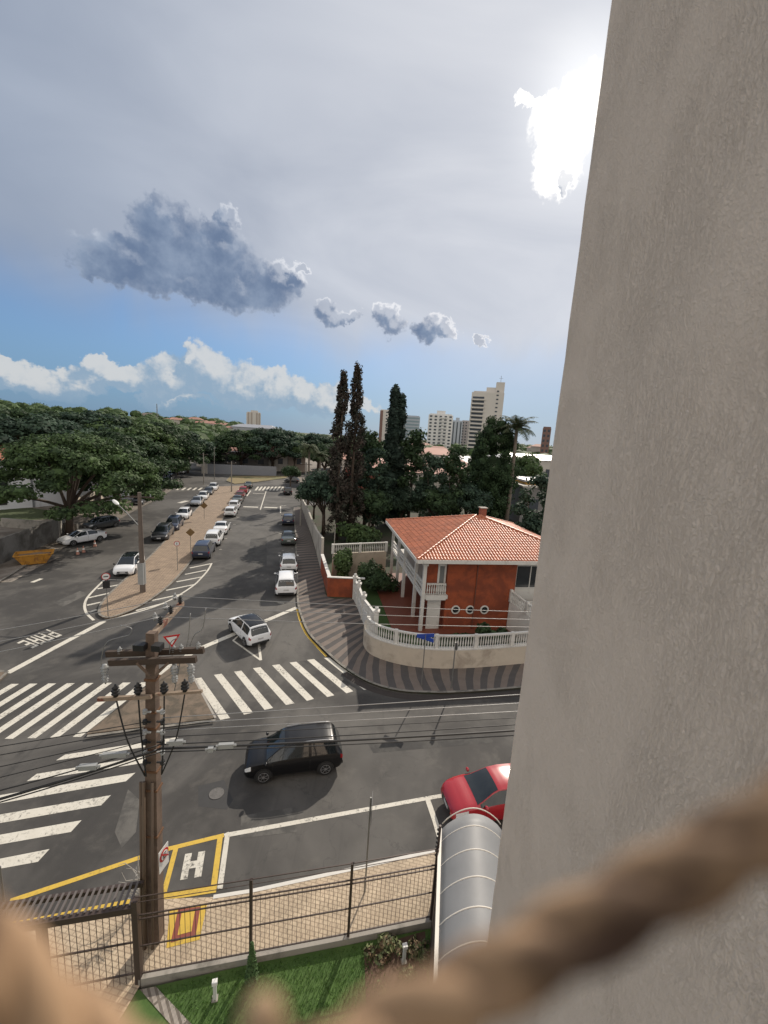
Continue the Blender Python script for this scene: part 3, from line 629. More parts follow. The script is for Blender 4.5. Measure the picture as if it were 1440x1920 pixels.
# doors and windows
mb = MB(); mb.box((.95, .26, 1.30), (.98, .06, 2.35)); dr = mb.build('door', M_wp, house)
mb = MB(); mb.sphere((1.3, .21, 1.2), .035, 8, 6); mb.build('handle', mat('metal_grey', (.35, .35, .35), .4, metal=.8), dr)
mb = MB(); mb.box((1.38, .36, 4.0), (.62, .05, 2.1)); dr = mb.build('balcony_door', M_wp, house)
mb = MB(); mb.box((1.38, .328, 4.15), (.34, .01, 1.5)); mb.build('pane', mat('pale_glass', (.16, .17, .17), .15), dr)
mb = MB(); mb.box((.62, .4, 4.0), (.9, .05, 2.35)); mb.build('inner_wall', M_orange, house)
for vv, ww in ((3.4, 1.3), (5.0, 1.0), (7.6, 1.5), (10.4, 1.4)):
    mb = MB(); mb.box((SIDE - .03, vv, 4.0), (.06, ww, 1.9)); w_ = mb.build('window', M_wp, house)
    mb = MB(); mb.box((SIDE - .066, vv - ww * .23, 4.0), (.012, ww * .40, 1.7)); mb.box((SIDE - .066, vv + ww * .23, 4.0), (.012, ww * .40, 1.7)); mb.build('pane', M_curt, w_)
for vv in (3.0, 7.0):
    mb = MB(); mb.box((SIDE - .03, vv, 1.3), (.06, 1.6, 2.2)); w_ = mb.build('window', M_wp, house)
    mb = MB(); mb.box((SIDE - .066, vv, 1.3), (.012, 1.35, 1.95)); mb.build('pane', M_glass, w_)
ROT = Matrix.Rotation(R(90), 4, 'X')
uA = lambda px: None
def house_u(px, py, z):     # where the view through a pixel meets the facade plane
    d = ray(px, py); hx = Vector((math.cos(HA), math.sin(HA), 0)); hn = Vector((-math.sin(HA), math.cos(HA), 0))
    o = Vector((0, 0, CAM_H)); t = (HO + hn * .14 - o).dot(hn) / d.dot(hn); p = o + d * t - HO; return p.dot(hx), p.z
for px, py in ((854, 1143), (881, 1143), (908, 1143)):
    u, z = house_u(px, py, 0); M = Matrix.Translation((u, .14, z)) @ ROT
    mb = MB(); prof2 = []
    n = 24; vs = []; fs = []
    for r, d_ in ((.33, 0), (.33, .05), (.24, .06), (.24, 0)):
        for k in range(n): a = 2 * math.pi * k / n; vs.append(M @ Vector((r * math.cos(a), r * math.sin(a), d_)))
    for i in range(3):
        for k in range(n): fs.append((i * n + k, i * n + (k + 1) % n, (i + 1) * n + (k + 1) % n, (i + 1) * n + k))
    mb.add(vs, fs); rw = mb.build('round_window', M_wp, house)
    mb = MB(); mb.lathe([(.242, 0), (.242, .012)], (0, 0, 0), 24, M); mb.build('pane', M_glass, rw)
    mb = MB(); mb.box((u, .115, z), (.48, .02, .03)); mb.box((u, .112, z), (.03, .02, .48)); mb.build('window_bar', M_dark, rw)
mb = MB(); mb.tube([(3.95, .1, .1), (3.95, .1, 5.2)], .04, 6); mb.build('downpipe', mat('pipe_brown', (.14, .05, .03), .6), house)
# roof: corrugated tile columns on each slope
E0, E1, V0, V1, ZE = -.75, 12.6, -.65, 12.4, 5.62; SL = .30
HD = (V1 - V0) / 2; ZR = ZE + HD * SL + .0; VR = (V0 + V1) / 2
def roof_pt(side, s, t):      # s along eave, t up-slope horizontal distance
    if side == 'F': return Vector((s, V0 + t, ZE + t * SL))
    if side == 'B': return Vector((s, V1 - t, ZE + t * SL))
    if side == 'L': return Vector((E0 + t, s, ZE + t * SL))
    if side == 'R': return Vector((E1 - t, s, ZE + t * SL))
def slope(side, s0, s1):
    mb = MB(); w = .23; n = int((s1 - s0) / w)
    up = Vector((0, 0, 1))
    for i in range(n):
        sa = s0 + (s1 - s0) * i / n; sb_ = s0 + (s1 - s0) * (i + 1) / n; scn = (sa + sb_) / 2
        tmax = min(scn - s0, s1 - scn, HD); rows = max(1, int(tmax / .36)); 
        for k in range(rows + 1):
            t0, t1 = k * .36, min((k + 1) * .36 + .04, tmax)
            if t1 <= t0: continue
            vs = []
            for t, dz in ((t0, .035), (t1, .0)):
                for q, hz_ in ((0, 0), (.18, .035), (.35, .068), (.5, .078), (.65, .068), (.82, .035), (1, 0)):
                    p = roof_pt(side, sa + (sb_ - sa) * q, t); vs.append(p + up * (hz_ + dz))
            fs = [(j, j + 1, 7 + j + 1, 7 + j) for j in range(6)]
            if k >= 0:
                base = [roof_pt(side, sa + (sb_ - sa) * q, t0) for q in (0, .5, 1)]
                vs += base; fs.append((0, 1, 15, 14)); fs.append((1, 2, 3, 15)); fs.append((3, 4, 5, 15)); fs.append((5, 6, 16, 15))
            mb.add(vs, fs)
    return mb
roof = MB()
q0 = [(E0, V0, ZE), (E1, V0, ZE), (E1, V1, ZE), (E0, V1, ZE), (E0 + HD, VR, ZR), (E1 - HD, VR, ZR)]
roof.add(q0, [(0, 1, 5, 4), (1, 2, 5), (2, 3, 4, 5), (3, 0, 4)]).build('roof_deck', M_tile, house)
for sd, a, b in (('F', E0, E1), ('L', V0, V1), ('R', V0, V1), ('B', E0, E1)):
    slope(sd, a, b).build('roof', M_tile, house, smooth=True, sharp=50)
mb = MB()
for a, b in ((q0[0], q0[4]), (q0[1], q0[5]), (q0[2], q0[5]), (q0[3], q0[4]), (q0[4], q0[5])):
    a, b = Vector(a), Vector(b); N = int((b - a).length / .38)
    for k in range(N): mb.tube([a.lerp(b, k / N) + Vector((0, 0, .07)), a.lerp(b, (k + 1.08) / N) + Vector((0, 0, .05))], [.12, .10], 8)
mb.build('ridge_tiles', M_tile, house, smooth=True, sharp=50)
mb = MB(); 
for (ax, ay), (bx_, by_) in (((E0, V0), (E1, V0)), ((E1, V0), (E1, V1)), ((E1, V1), (E0, V1)), ((E0, V1), (E0, V0))):
    mb.beam((ax, ay, ZE - .10), (bx_, by_, ZE - .10), .14, .26)
mb.build('fascia', M_wp, house)
MB().flat([(E0 + .1, V0 + .1), (E1 - .1, V0 + .1), (E1 - .1, V1 - .1), (E0 + .1, V1 - .1)], ZE - .2).build('soffit', M_wp, house)
mb = MB(); mb.box((6.6, VR + .6, ZR + .15), (.5, .45, .9)); ch = mb.build('chimney', mat('chimney_brick', (.25, .09, .06), .9), house)
mb = MB(); mb.box((6.6, VR + .6, ZR + .64), (.66, .6, .08)); mb.build('chimney_cap', M_conc, ch)
# raised side terrace with sloping balustrade
TP0, TP1 = Vector((FW - .35, .05, 0)), Vector((FW + .55, -3.2, 0))
tw = MB(); d_ = (TP1 - TP0).normalized(); n_ = Vector((-d_.y, d_.x, 0)) 
poly = [TP0, TP1, TP1 + Vector((5, .0, 0)), TP0 + Vector((5, .0, 0))]
z0, z1 = 2.35, 1.85
tw.add([(p.x, p.y, 0) for p in poly] + [(poly[0].x, poly[0].y, z0), (poly[1].x, poly[1].y, z1), (poly[2].x, poly[2].y, z1), (poly[3].x, poly[3].y, z0)], [(0,4,5,1),(1,5,6,2),(2,6,7,3),(4,7,6,5)])
tw.build('terrace_wall', M_wp, house)
mb = MB(); k = 20
for i in range(k):
    t = (i + .5) / k; p = TP0.lerp(TP1, t); mb.lathe([(r, z * 1.1) for r, z in prof], (p.x + .08, p.y, z0 + (z1 - z0) * t), 8)
mb.build('baluster_panel', M_wp, house)
mb = MB(); mb.beam((TP0.x + .08, TP0.y, z0 + .76), (TP1.x + .08, TP1.y, z1 + .76), .16, .09)
for p, z in ((TP0, z0), (TP0.lerp(TP1, .5), (z0 + z1) / 2), (TP1, z1)): mb.box((p.x + .08, p.y, z + .42), (.2, .2, .95))
mb.build('terrace_rail', M_wp, house)
# ------------------------------------------------------------------ curved boundary wall with balustrade
cw = thing('boundary_wall', G(800, 1256), 0, 'curved low cream wall topped by a white balustrade along the corner', 'wall')
def rel(pts, o): return [Vector((p.x - o.x, p.y - o.y, 0)) for p in pts]
cc_ = resample(smooth(PX([(683, 1196), (681, 1212), (696, 1231), (740, 1247), (800, 1256), (880, 1256), (985, 1247), (1080, 1237)]), 6), 64)
pts = rel(cc_, cw.location); mb = MB(); H_ = 1.32; vs = []; fs = []
for i, p in enumerate(pts):
    d = (pts[min(i + 1, 64)] - pts[max(i - 1, 0)]).normalized(); nn = Vector((-d.y, d.x, 0))
    if nn.y < 0 and i > 20: nn = -nn
    nn = Vector((-d.y, d.x, 0)); vs += [(p.x, p.y, 0), (p.x, p.y, H_), (p.x + nn.x * .3, p.y + nn.y * .3, H_), (p.x + nn.x * .3, p.y + nn.y * .3, 0)]
for i in range(64):
    for k in range(3): fs.append((4 * i + k, 4 * i + 4 + k, 4 * i + 5 + k, 4 * i + 1 + k))
fs.append((0, 1, 2, 3)); fs.append((256, 259, 258, 257))
mb.add(vs, fs).build('wall', M_cream, cw)
inn = []
for i, p in enumerate(pts):
    d = (pts[min(i + 1, 64)] - pts[max(i - 1, 0)]).normalized(); inn.append(p + Vector((-d.y, d.x, 0)) * .16)
mb = MB(); mb.ribbon(inn[6:], .34, H_ + .05)
mb2 = MB()
for i in range(6, 64): mb2.beam(inn[i] + Vector((0, 0, H_ + .03)), inn[i + 1] + Vector((0, 0, H_ + .03)), .36, .07)
mb2.build('coping', M_wp, cw)
mb2 = MB()
for i in range(6, 64): mb2.beam(inn[i] + Vector((0, 0, H_ + .86)), inn[i + 1] + Vector((0, 0, H_ + .86)), .16, .09)
mb2.build('handrail', M_wp, cw)
seg = inn[6:]; tot = sum((seg[i + 1] - seg[i]).length for i in range(len(seg) - 1)); nb_ = int(tot / 2.3)
seg2 = resample(seg, nb_ * 15)
for k in range(nb_):
    mb = MB()
    for j in range(1, 15):
        p = seg2[k * 15 + j]; mb.lathe([(r * .9, z * 1.18) for r, z in prof], (p.x, p.y, H_ + .06), 8)
    mb.build('baluster_panel', M_wp, cw)
for k in range(nb_ + 1):
    p = seg2[k * 15]; MB().box((p.x, p.y, H_ + .47), (.2, .2, .94)).build('post', M_wp, cw)
# straight white balustrade with ball finials
bl = thing('balustrade', G(671, 1138), 0, 'white balustrade with ball-topped posts stepping down beside the garden', 'balustrade')
bp_ = [G(664, 1125), G(671, 1139), G(680, 1163), G(704, 1182, 1.35)]
tops = [1076, 1088, 1110, 1138]; bp_[3].z = 0; zt = [HG(p, t) for p, t in zip(bp_, tops)]
for p, z in zip(bp_, zt):
    q = p - bl.location; mb = MB(); mb.box((q.x, q.y, (z - .28) / 2), (.30, .30, z - .28)); mb.box((q.x, q.y, z - .26), (.42, .42, .08))
    mb.lathe([(.06, 0), (.06, .05), (.10, .08), (.14, .16), (.11, .25), (.03, .29)], (q.x, q.y, z - .25), 12); mb.build('post', M_wp, bl)
for i in range(3):
    a, b = bp_[i] - bl.location, bp_[i + 1] - bl.location; za, zb = zt[i] - .55, zt[i + 1] - .55
    mb = MB(); k = max(3, int((b - a).length / .2))
    for j in range(k):
        t = (j + .5) / k; p = a.lerp(b, t); z = za + (zb - za) * t; mb.lathe([(r_, z_ * 1.15) for r_, z_ in prof], (p.x, p.y, z - .78), 8)
    mb.build('baluster_panel', M_wp, bl)
    mb = MB(); mb.beam(Vector((a.x, a.y, za)), Vector((b.x, b.y, zb)), .18, .1); mb.beam(Vector((a.x, a.y, (za - .8) / 2)), Vector((b.x, b.y, (zb - .8) / 2)), .2, max(.3, (za + zb) / 2 - .8)); mb.build('base_wall', M_wp, bl)
# orange planter wall
ow = thing('planter_wall', G(613, 1121), 0, 'low orange garden wall with white coping beside the striped pavement', 'wall')
pa, pb, pc = Vector((0, 0, 0)), G(662, 1123) - ow.location, G(601, 1072) - ow.location
hO = HG(G(613, 1121), 1083)
mb = MB(); mb.beam(pa + Vector((0, .1, hO / 2)), pb + Vector((0, .1, hO / 2)), .2, hO); mb.beam(pa + Vector((.1, .21, hO / 2)), pc + Vector((.1, 0, hO / 2)), .2, hO - .004); mb.build('wall', M_orange, ow)
mb = MB(); mb.beam(pa + Vector((-.05, .1, hO + .03)), pb + Vector((.9, .15, hO + .03)), .3, .07); mb.beam(pa + Vector((.1, .26, hO + .03)), pc + Vector((.1, 0, hO + .03)), .3, .066); mb.build('coping', M_wp, ow)
# tall white wall along the pavement
M_oldw = mat('weathered_white', (.44, .41, .36), .9, var=.2, vs=.8, c2=(.22, .20, .17), c2s=.5, c2t=(.48, .72))
gw = thing('garden_wall', G(600, 1070), 0, 'long weathered white garden wall along the right pavement behind parked cars', 'wall')
wp = [G(601, 1070), G(591, 1030), G(583, 1003), G(574, 978), G(566, 955)]; tp = [1008, 994, 975, 951, 936]
mb = MB()
for i in range(4):
    a, b = wp[i] - gw.location, wp[i + 1] - gw.location; h0, h1 = min(HG(wp[i], tp[i]), 3.4), min(HG(wp[i + 1], tp[i + 1]), 3.4)
    nn = Vector((.12, 0, 0)); vs = []
    for p, h in ((a, h0), (b, h1)): vs += [(p.x, p.y, 0), (p.x, p.y, h), (p.x + .24, p.y, h), (p.x + .24, p.y, 0)]
    mb.add(vs, [(0, 4, 5, 1), (1, 5, 6, 2), (2, 6, 7, 3), (0, 1, 2, 3), (7, 6, 5, 4)])
mb.build('wall', M_oldw, gw)
# cross wall with balustrade at the back of the front garden
xw = thing('courtyard_wall', G(622, 1085), 0, 'pale plastered courtyard wall with white balustrade between trees and house', 'wall')
a, b = Vector((0, 0, 0)), G(721, 1078) - xw.location; d = (b - a)
mb = MB(); mb.beam(a + Vector((0, 0, 1.25)), b + Vector((0, 0, 1.25)), .22, 2.5); mb.build('wall', M_cream, xw)
for i in range(2):
    mb = MB(); p0, p1 = a.lerp(b, i / 2), a.lerp(b, (i + 1) / 2); mb_ = MB(); k = 14
    for j in range(k): p = p0.lerp(p1, (j + .7) / (k + .4)); mb.lathe([(r_, z_ * 1.2) for r_, z_ in prof], (p.x, p.y, 2.55), 8)
    mb.build('baluster_panel', M_wp, xw)
mb = MB(); mb.beam(a + Vector((0, 0, 3.38)), b + Vector((0, 0, 3.38)), .18, .1)
for t in (0, .5, 1): p = a.lerp(b, t); mb.box((p.x, p.y, 2.97), (.24, .24, .94))
mb.build('handrail', M_wp, xw)
# garden floor inside the corner wall
MB().flat([G(700, 1190), G(690, 1150), G(672, 1122), G(640, 1088), G(712, 1082), G(748, 1130), G(775, 1190), G(790, 1215), G(740, 1215)], .128).build('lawn', mat('yard_lawn', (.035, .07, .015), .95, var=.3, vs=4), kind='structure')
MB().flat([G(775, 1190), G(790, 1218), G(960, 1228), G(960, 1180)], .130).build('garden_bed', mat('bed2', (.03, .045, .018), .95, var=.4, vs=4), kind='structure')
# ------------------------------------------------------------------ concrete utility pole with crossarms
M_pole = mat('weathered_concrete', (.15, .105, .078), .9, var=.2, vs=3, c2=(.10, .07, .053), c2s=2.5, c2t=(.42, .65), bump=.2, bs=30)
M_wood = mat('dark_timber', (.055, .038, .028), .85, var=.35, vs=8); M_pale = mat('pale_timber', (.26, .20, .15), .85, var=.3, vs=9, c2=(.17, .06, .04), c2s=3, c2t=(.5, .62))
M_blk = mat('black_rubber', (.015, .015, .016), .55); M_por = mat('porcelain', (.30, .31, .31), .3, var=.15); M_wire = mat('bare_wire', (.30, .30, .30), .45, metal=.6)
PB = G(290, 1765); PH = HG(PB, 1184)
tx = PB.x + .24; pole = thing('utility_pole', PB, 0, 'nearest brown concrete utility pole with dark double crossarm and hanging insulators', 'utility pole')
def PZ(y): return HG(PB, y)
def pol_x(z): return .26 * z / PH
mb = MB(); vs = []
for i in range(13):
    z = PH * i / 12; w = .19 - .09 * i / 12; x0 = pol_x(z); vs += [(x0 - w, -w * .8, z), (x0 + w, -w * .8, z), (x0 + w, w * .8, z), (x0 - w, w * .8, z)]
fs = [(4 * i + k, 4 * i + (k + 1) % 4, 4 * i + 4 + (k + 1) % 4, 4 * i + 4 + k) for i in range(12) for k in range(4)] + [(48, 49, 50, 51)]
mb.add(vs, fs); 
for i in range(12):
    z = PH * (i + .5) / 12
mb.build('shaft', M_pole, pole)
for dx_, r_ in ((-.205, .03), (-.13, .045), (.08, .03)):
    zt_ = PZ(1455); mb = MB(); mb.tube([(dx_, -.25, 0), (dx_ + pol_x(zt_), -.19, zt_)], r_, 8); mb.build('conduit', mat('conduit_%d' % int(r_ * 1000), (.10 + r_ * .3, .072 + r_ * .2, .055), .7), pole, smooth=True)
def on_arm(px, py, dy=0.0):      # point seen at pixel, on the vertical plane of the pole (world y = pole y + dy)
    d_ = ray(px, py); t = (PB.y + dy) / d_.y; return Vector((d_.x * t, PB.y + dy, CAM_H + d_.z * t)) - PB
a, b = on_arm(205, 1242, -.2), on_arm(368, 1236, -.2); mb = MB(); mb.beam(a, b, .10, .14); mb.build('crossarm', M_wood, pole)
a, b = on_arm(200, 1226, .2), on_arm(382, 1219, .2); mb = MB(); mb.beam(a, b, .10, .14); mb.build('crossarm', M_wood, pole)
for s_ in (-1, 1):
    MB().beam(on_arm(286 + 30 * s_, 1243, -.26), on_arm(286 + 4 * s_, 1268, -.24), .03, .05).build('brace', M_pole, pole); MB().beam(on_arm(286 + 36 * s_, 1238, .24), on_arm(286 + 4 * s_, 1264, .22), .03, .05).build('brace', M_pole, pole)
a, b = on_arm(184, 1311, -.2), on_arm(284, 1306, -.2); mb = MB(); mb.beam(a, b, .07, .09); mb.build('crossarm', M_pale, pole)
a, b = on_arm(292, 1302, -.2), on_arm(379, 1296, -.2); mb = MB(); mb.beam(a, b, .07, .06); mb.build('crossarm', M_pale, pole)
# skewed top arm
zt_ = PZ(1198); a = Vector((pol_x(zt_) - .1, .1, zt_)); tgt = G(341, 1131, zt_ + .15) - PB; mb = MB(); mb.beam(a, tgt, .13, .12); mb.build('crossarm', M_pale, pole)
MB().box((pol_x(zt_) - .18, -.15, zt_ - .1), (.25, .2, .14)).build('bracket', M_blk, pole); MB().box((pol_x(zt_) + .2, -.13, zt_ - .1), (.2, .2, .14)).build('bracket', M_blk, pole)
ins = [(0, -.05), (.05, -.05), (.05, .0), (.09, .02), (.05, .04), (.05, .07), (.09, .09), (.05, .11), (.045, .14), (.075, .16), (.03, .19), (.02, .24)]
def insulator(p, m, k=1.0, flip=False):
    mb = MB(); mb.lathe([(r * k, (-z if flip else z) * k) for r, z in ins], p, 10); return mb.build('insulator', m, pole, smooth=True)
top_ins = []
for t in (.28, .6, .92):
    p = a.lerp(tgt, t) + Vector((.02, 0, .1)); insulator(p, M_blk, .75); top_ins.append(p + Vector((0, 0, .16))); insulator(p + Vector((-.22, .15, .02)), M_por, .7)
lo_ins = []
for px, py in ((217, 1302), (259, 1298), (308, 1296), (347, 1292)):
    p = on_arm(px, py, -.2); insulator(p, M_blk, 1.05); lo_ins.append(p)
for px, py in ((196, 1250), (327, 1250), (358, 1250)):
    p = on_arm(px, py, -.22); insulator(p, M_por, 1.0, True); insulator(p - Vector((0, 0, .24)), M_por, .8, True)
for px, py in ((225, 1225), (326, 1222), (340, 1220), (372, 1216)): insulator(on_arm(px, py, .2), M_por, .7)
# surge cables down from the four dark insulators
for (px, py), q in zip(((217, 1302), (259, 1298), (308, 1296), (347, 1292)), ((272, 1455), (274, 1456), (303, 1452), (304, 1450))):
    p0 = on_arm(px, py + 6, -.2); p1 = on_arm(*q, -.26); mid = p0.lerp(p1, .5) + Vector(((p0.x - p1.x) * .12, 0, -.1)); mb = MB(); mb.tube(smooth([p0, mid, p1], 6), .018, 6); mb.build('cable', M_blk, pole, smooth=True)
# jumper loops
for lst in ([(193, 1262), (190, 1235), (200, 1205), (225, 1195), (243, 1190), (246, 1178), (225, 1172)], [(318, 1225), (320, 1205), (332, 1196)], [(356, 1212), (365, 1190), (380, 1178), (386, 1140)], [(350, 1212), (354, 1190), (357, 1150)], [(338, 1238), (334, 1262), (326, 1300)]):
    mb = MB(); mb.tube(smooth([on_arm(x, y, .1) for x, y in lst], 5), .011, 5); mb.build('cable', M_wire, pole, smooth=True)
# vertical racks of insulators on both sides
for k in range(6):
    y = 1338 + 19 * k
    for px in (272, 305):
        p = on_arm(px, y, -.22); mb = MB(); mb.lathe([(.05, 0), (.055, .03), (.03, .05), (.055, .07), (.05, .1)], p, 8); mb.box((p.x + (.08 if px < 290 else -.08), p.y, p.z + .05), (.12, .04, .03)); mb.build('insulator', M_blk if k % 2 else M_por, pole)
M_rust = mat('rust', (.14, .07, .035), .8, var=.4, vs=20)
for y in (1270, 1330, 1360, 1400, 1440, 1475, 1560): z = PZ(y); w = .20 - .09 * z / PH; MB().box((pol_x(z), 0, z), (2 * w + .03, 1.6 * w + .03, .05)).build('band', M_rust, pole)
# plate fixed on the pole
def disc(mb, c, n, r, th=.01, seg=24):
    n = Vector(n).normalized(); M = Matrix.Translation(c) @ n.to_track_quat('Z', 'Y').to_matrix().to_4x4(); mb.lathe([(r, 0), (r, th)], (0, 0, 0), seg, M)
M_sw = mat('sign_white', (.7, .7, .68), .4, var=.05); M_sr = mat('sign_red', (.45, .02, .02), .4, var=.05); M_sy = mat('sign_yellow', (.55, .33, .03), .45, var=.1); M_sblk = mat('sign_black', (.02, .02, .02), .5); M_steel = mat('galvanised', (.22, .22, .21), .5, metal=.5, var=.2)
M_grey = mat('sign_back', (.12, .12, .12), .6, metal=.2); M_blue = mat('sign_blue', (.02, .06, .32), .4)
sp_ = on_arm(307, 1607, -.05) + PB
ns = thing('no_parking_sign', sp_, 0, 'white plate with red ring fixed on the near utility pole, seen edge-on', 'sign')
nn = Vector((.985, -.17, 0)); sd_ = Vector((.17, .985, 0))
mb = MB(); mb.beam(Vector((0, 0, -.33)), Vector((0, 0, .30)), .34, .012, up=nn); mb.build('plate', M_sw, ns)
mb = MB(); disc(mb, nn * .010 + Vector((0, 0, .08)), nn, .155); mb.build('ring', M_sr, ns)
mb = MB(); disc(mb, nn * .022 + Vector((0, 0, .08)), nn, .11); mb.build('face', M_sw, ns)
mb = MB(); c0_ = nn * .037 + Vector((0, 0, .08)); mb.beam(c0_ + Vector((0, 0, -.08)) - sd_ * .04, c0_ + Vector((0, 0, .08)) - sd_ * .04, .03, .004, up=nn)
for zz in (-.07, 0, .07): mb.beam(c0_ + Vector((0, 0, zz)) - sd_ * .024, c0_ + Vector((0, 0, zz)) + sd_ * .05, .024, .004, up=nn)
mb.build('letter', M_sblk, ns); MB().beam(c0_ + nn * .005 + Vector((0, 0, .13)) - sd_ * .12, c0_ + nn * .005 + Vector((0, 0, -.13)) + sd_ * .12, .035, .004, up=nn).build('slash', M_sr, ns)
# ------------------------------------------------------------------ wires
WG = 'wires strung across the junction'
def wire(a, b, sag, r, label, m=None, n=24, group=None):
    a, b = Vector(a), Vector(b); pts = []
    for i in range(n + 1):
        t = i / n; p = a.lerp(b, t); p.z -= 4 * sag * t * (1 - t); pts.append(p - a)
    mb = MB(); mb.tube(pts, r, 5); o = mb.build('overhead_wire', m or M_wire, smooth=True); o.location = a; return tag(o, label, 'wire', group)
for i, (p, (x, y), (xl, yl)) in enumerate(zip(top_ins, ((975, 1166), (978, 1152), (982, 1138)), ((0, 1212), (0, 1193), (0, 1172)))):
    P = p + PB; e = G(x, y, P.z); e2 = P + (e - P) * 2.2
    wire(P, e2, .15, .009, ['lowest', 'middle', 'highest'][i] + ' of three thin pale wires running right from the skewed top arm')
    l = G(xl, yl, P.z); wire(P, P + (l - P) * 2.5, .12, .009, ['lowest', 'middle', 'highest'][i] + ' of three thin pale wires running left from the skewed top arm')
for i in range(4):
    y0 = 1352 + 12 * i; P = on_arm(305, y0 - 6, -.24) + PB; e = G(960, (1302, 1318, 1333, 1345)[i], P.z); Lp = on_arm(272, y0 + 2, -.24) + PB; l = G(0, (1398, 1414, 1436, 1456)[i], Lp.z)
    nm_ = ['topmost', 'second', 'third', 'lowest'][i]
    wire(P, P + (e - P) * 2.0, .02, .010, nm_ + ' of four low wires running right past the black SUV', M_wire if i < 3 else M_blk)
    wire(Lp, Lp + (l - Lp) * 2.0, .02, .010, nm_ + ' of four low wires running left over the zebra stripes', M_blk)
for i, (y0, yr, yl, r_) in enumerate(((1396, 1352, 1470, .014), (1404, 1363, 1486, .028), (1410, 1372, 1492, .014))):
    P = on_arm(300, y0, -.28) + PB; e = G(960, yr, P.z); l = G(0, yl + 4, P.z)
    wire(P, P + (e - P) * 1.8, .12, r_, ['upper thin', 'thick', 'lower thin'][i] + ' black telephone cable running right behind the SUV roof', M_blk)
    wire(P, P + (l - P) * 1.8, .10, r_, ['upper thin', 'thick', 'lower thin'][i] + ' black telephone cable running left of the near pole', M_blk)
for i, (x, y, w_) in enumerate(((424, 1398, .34), (395, 1405, .12), (215, 1415, .5), (165, 1438, .35), (330, 1392, .3))):
    p = G(x, y, 6.3); mb = MB(); mb.box((0, 0, 0), (w_, .09, .11)); mb.tube([(-w_ / 2 - .06, 0, 0), (-w_ / 2, 0, 0)], .03, 6); mb.tube([(w_ / 2, 0, 0), (w_ / 2 + .06, 0, 0)], .03, 6)
    o = mb.build('cable_splice_box', M_por, smooth=False); o.location = p; o.rotation_euler = (0, 0, R(10)); tag(o, ['pale splice box on the cables just left of the black SUV', 'tiny pale splice clip between near pole and black SUV', 'long pale splice case on cables left of the near pole', 'pale splice case on cables over the second zebra stripe', 'pale splice box on the cable touching the near pole'][i], 'splice box')
# ------------------------------------------------------------------ fence of the foreground
M_iron = mat('dark_iron', (.06, .042, .036), .5, var=.2, metal=.2)
fe = thing('metal_fence', G(652, 1770), 0, 'dark brown metal bar fence between lawn and tiled pavement', 'fence')
fb = [G(262, 1847), G(470, 1806), G(652, 1770), G(806, 1737)]; fh = 2.15
def RL(p): return p - fe.location
mb = MB(); 
for i in range(3): mb.beam(RL(fb[i]) + Vector((0, 0, .14)), RL(fb[i + 1]) + Vector((0, 0, .14)), .16, .28 + .002 * i)
mb.build('base_wall', M_conc, fe)
for i in range(3):
    a, b = RL(fb[i]), RL(fb[i + 1]); L = (b - a).length; n = int(L / .115); mb = MB()
    for k in range(1, n): p = a.lerp(b, k / n); mb.tube([p + Vector((0, 0, .34)), p + Vector((0, 0, fh))], .0065, 4)
    mb.build('bar_panel', M_iron, fe)
    mb = MB()
    for z in (.36, 1.2, 2.0, 2.12): mb.beam(a + Vector((0, 0, z)), b + Vector((0, 0, z)), .026, .028)
    mb.beam(a + Vector((0, 0, 2.5)), b + Vector((0, 0, 2.5)), .012, .012); mb.beam(a + Vector((0, 0, 2.65)), b + Vector((0, 0, 2.65)), .02, .02); mb.build('rail', M_iron, fe)
for p in fb[1:]:
    q = RL(p); mb = MB(); mb.box((q.x, q.y, 1.33), (.07, .07, 2.66)); mb.build('post', M_iron, fe)
# gateway
gt = thing('entrance_gate', fb[0], 0, 'dark entrance gateway with slatted top left of the bar fence', 'gate')
gd = (G(140, 1872) - fb[0]); gd.z = 0; gl = gd.length; gdn = gd.normalized()
zg = 2.35
mb = MB(); mb.box((0, 0, 1.3), (.14, .14, 2.6)); mb.build('post', M_iron, gt)
mb = MB(); q = gdn * 1.95; mb.box((q.x, q.y, 1.15), (.14, .14, 2.3)); mb.build('post', M_iron, gt)
mb = MB(); mb.beam(Vector((0, 0, zg)), gdn * 3.6 + Vector((0, 0, zg)), .12, .16); bk = Vector((-gdn.y, gdn.x, 0)) 
if bk.y < 0: bk = -bk
mb.beam(bk * .55 + Vector((0, 0, zg)), bk * .55 + gdn * 3.6 + Vector((0, 0, zg)), .08, .12); mb.build('beam', M_iron, gt)
mb = MB()
for k in range(26): p = gdn * (.12 + k * .135); mb.beam(p + Vector((0, 0, zg + .1)), p + bk * .55 + Vector((0, 0, zg + .09)), .05, .03)
mb.build('slats', mat('slat_grey', (.11, .095, .09), .6), gt)
mb = MB()
for k in range(13): p = gdn * (.15 + k * .14); mb.tube([p + Vector((0, 0, .1)), p + Vector((0, 0, zg - .1))], .008, 4)
for z in (.4, 1.35): mb.beam(Vector((0, 0, z)), gdn * 1.9 + Vector((0, 0, z)), .03, .035)
mb.build('gate_leaf', M_iron, gt)
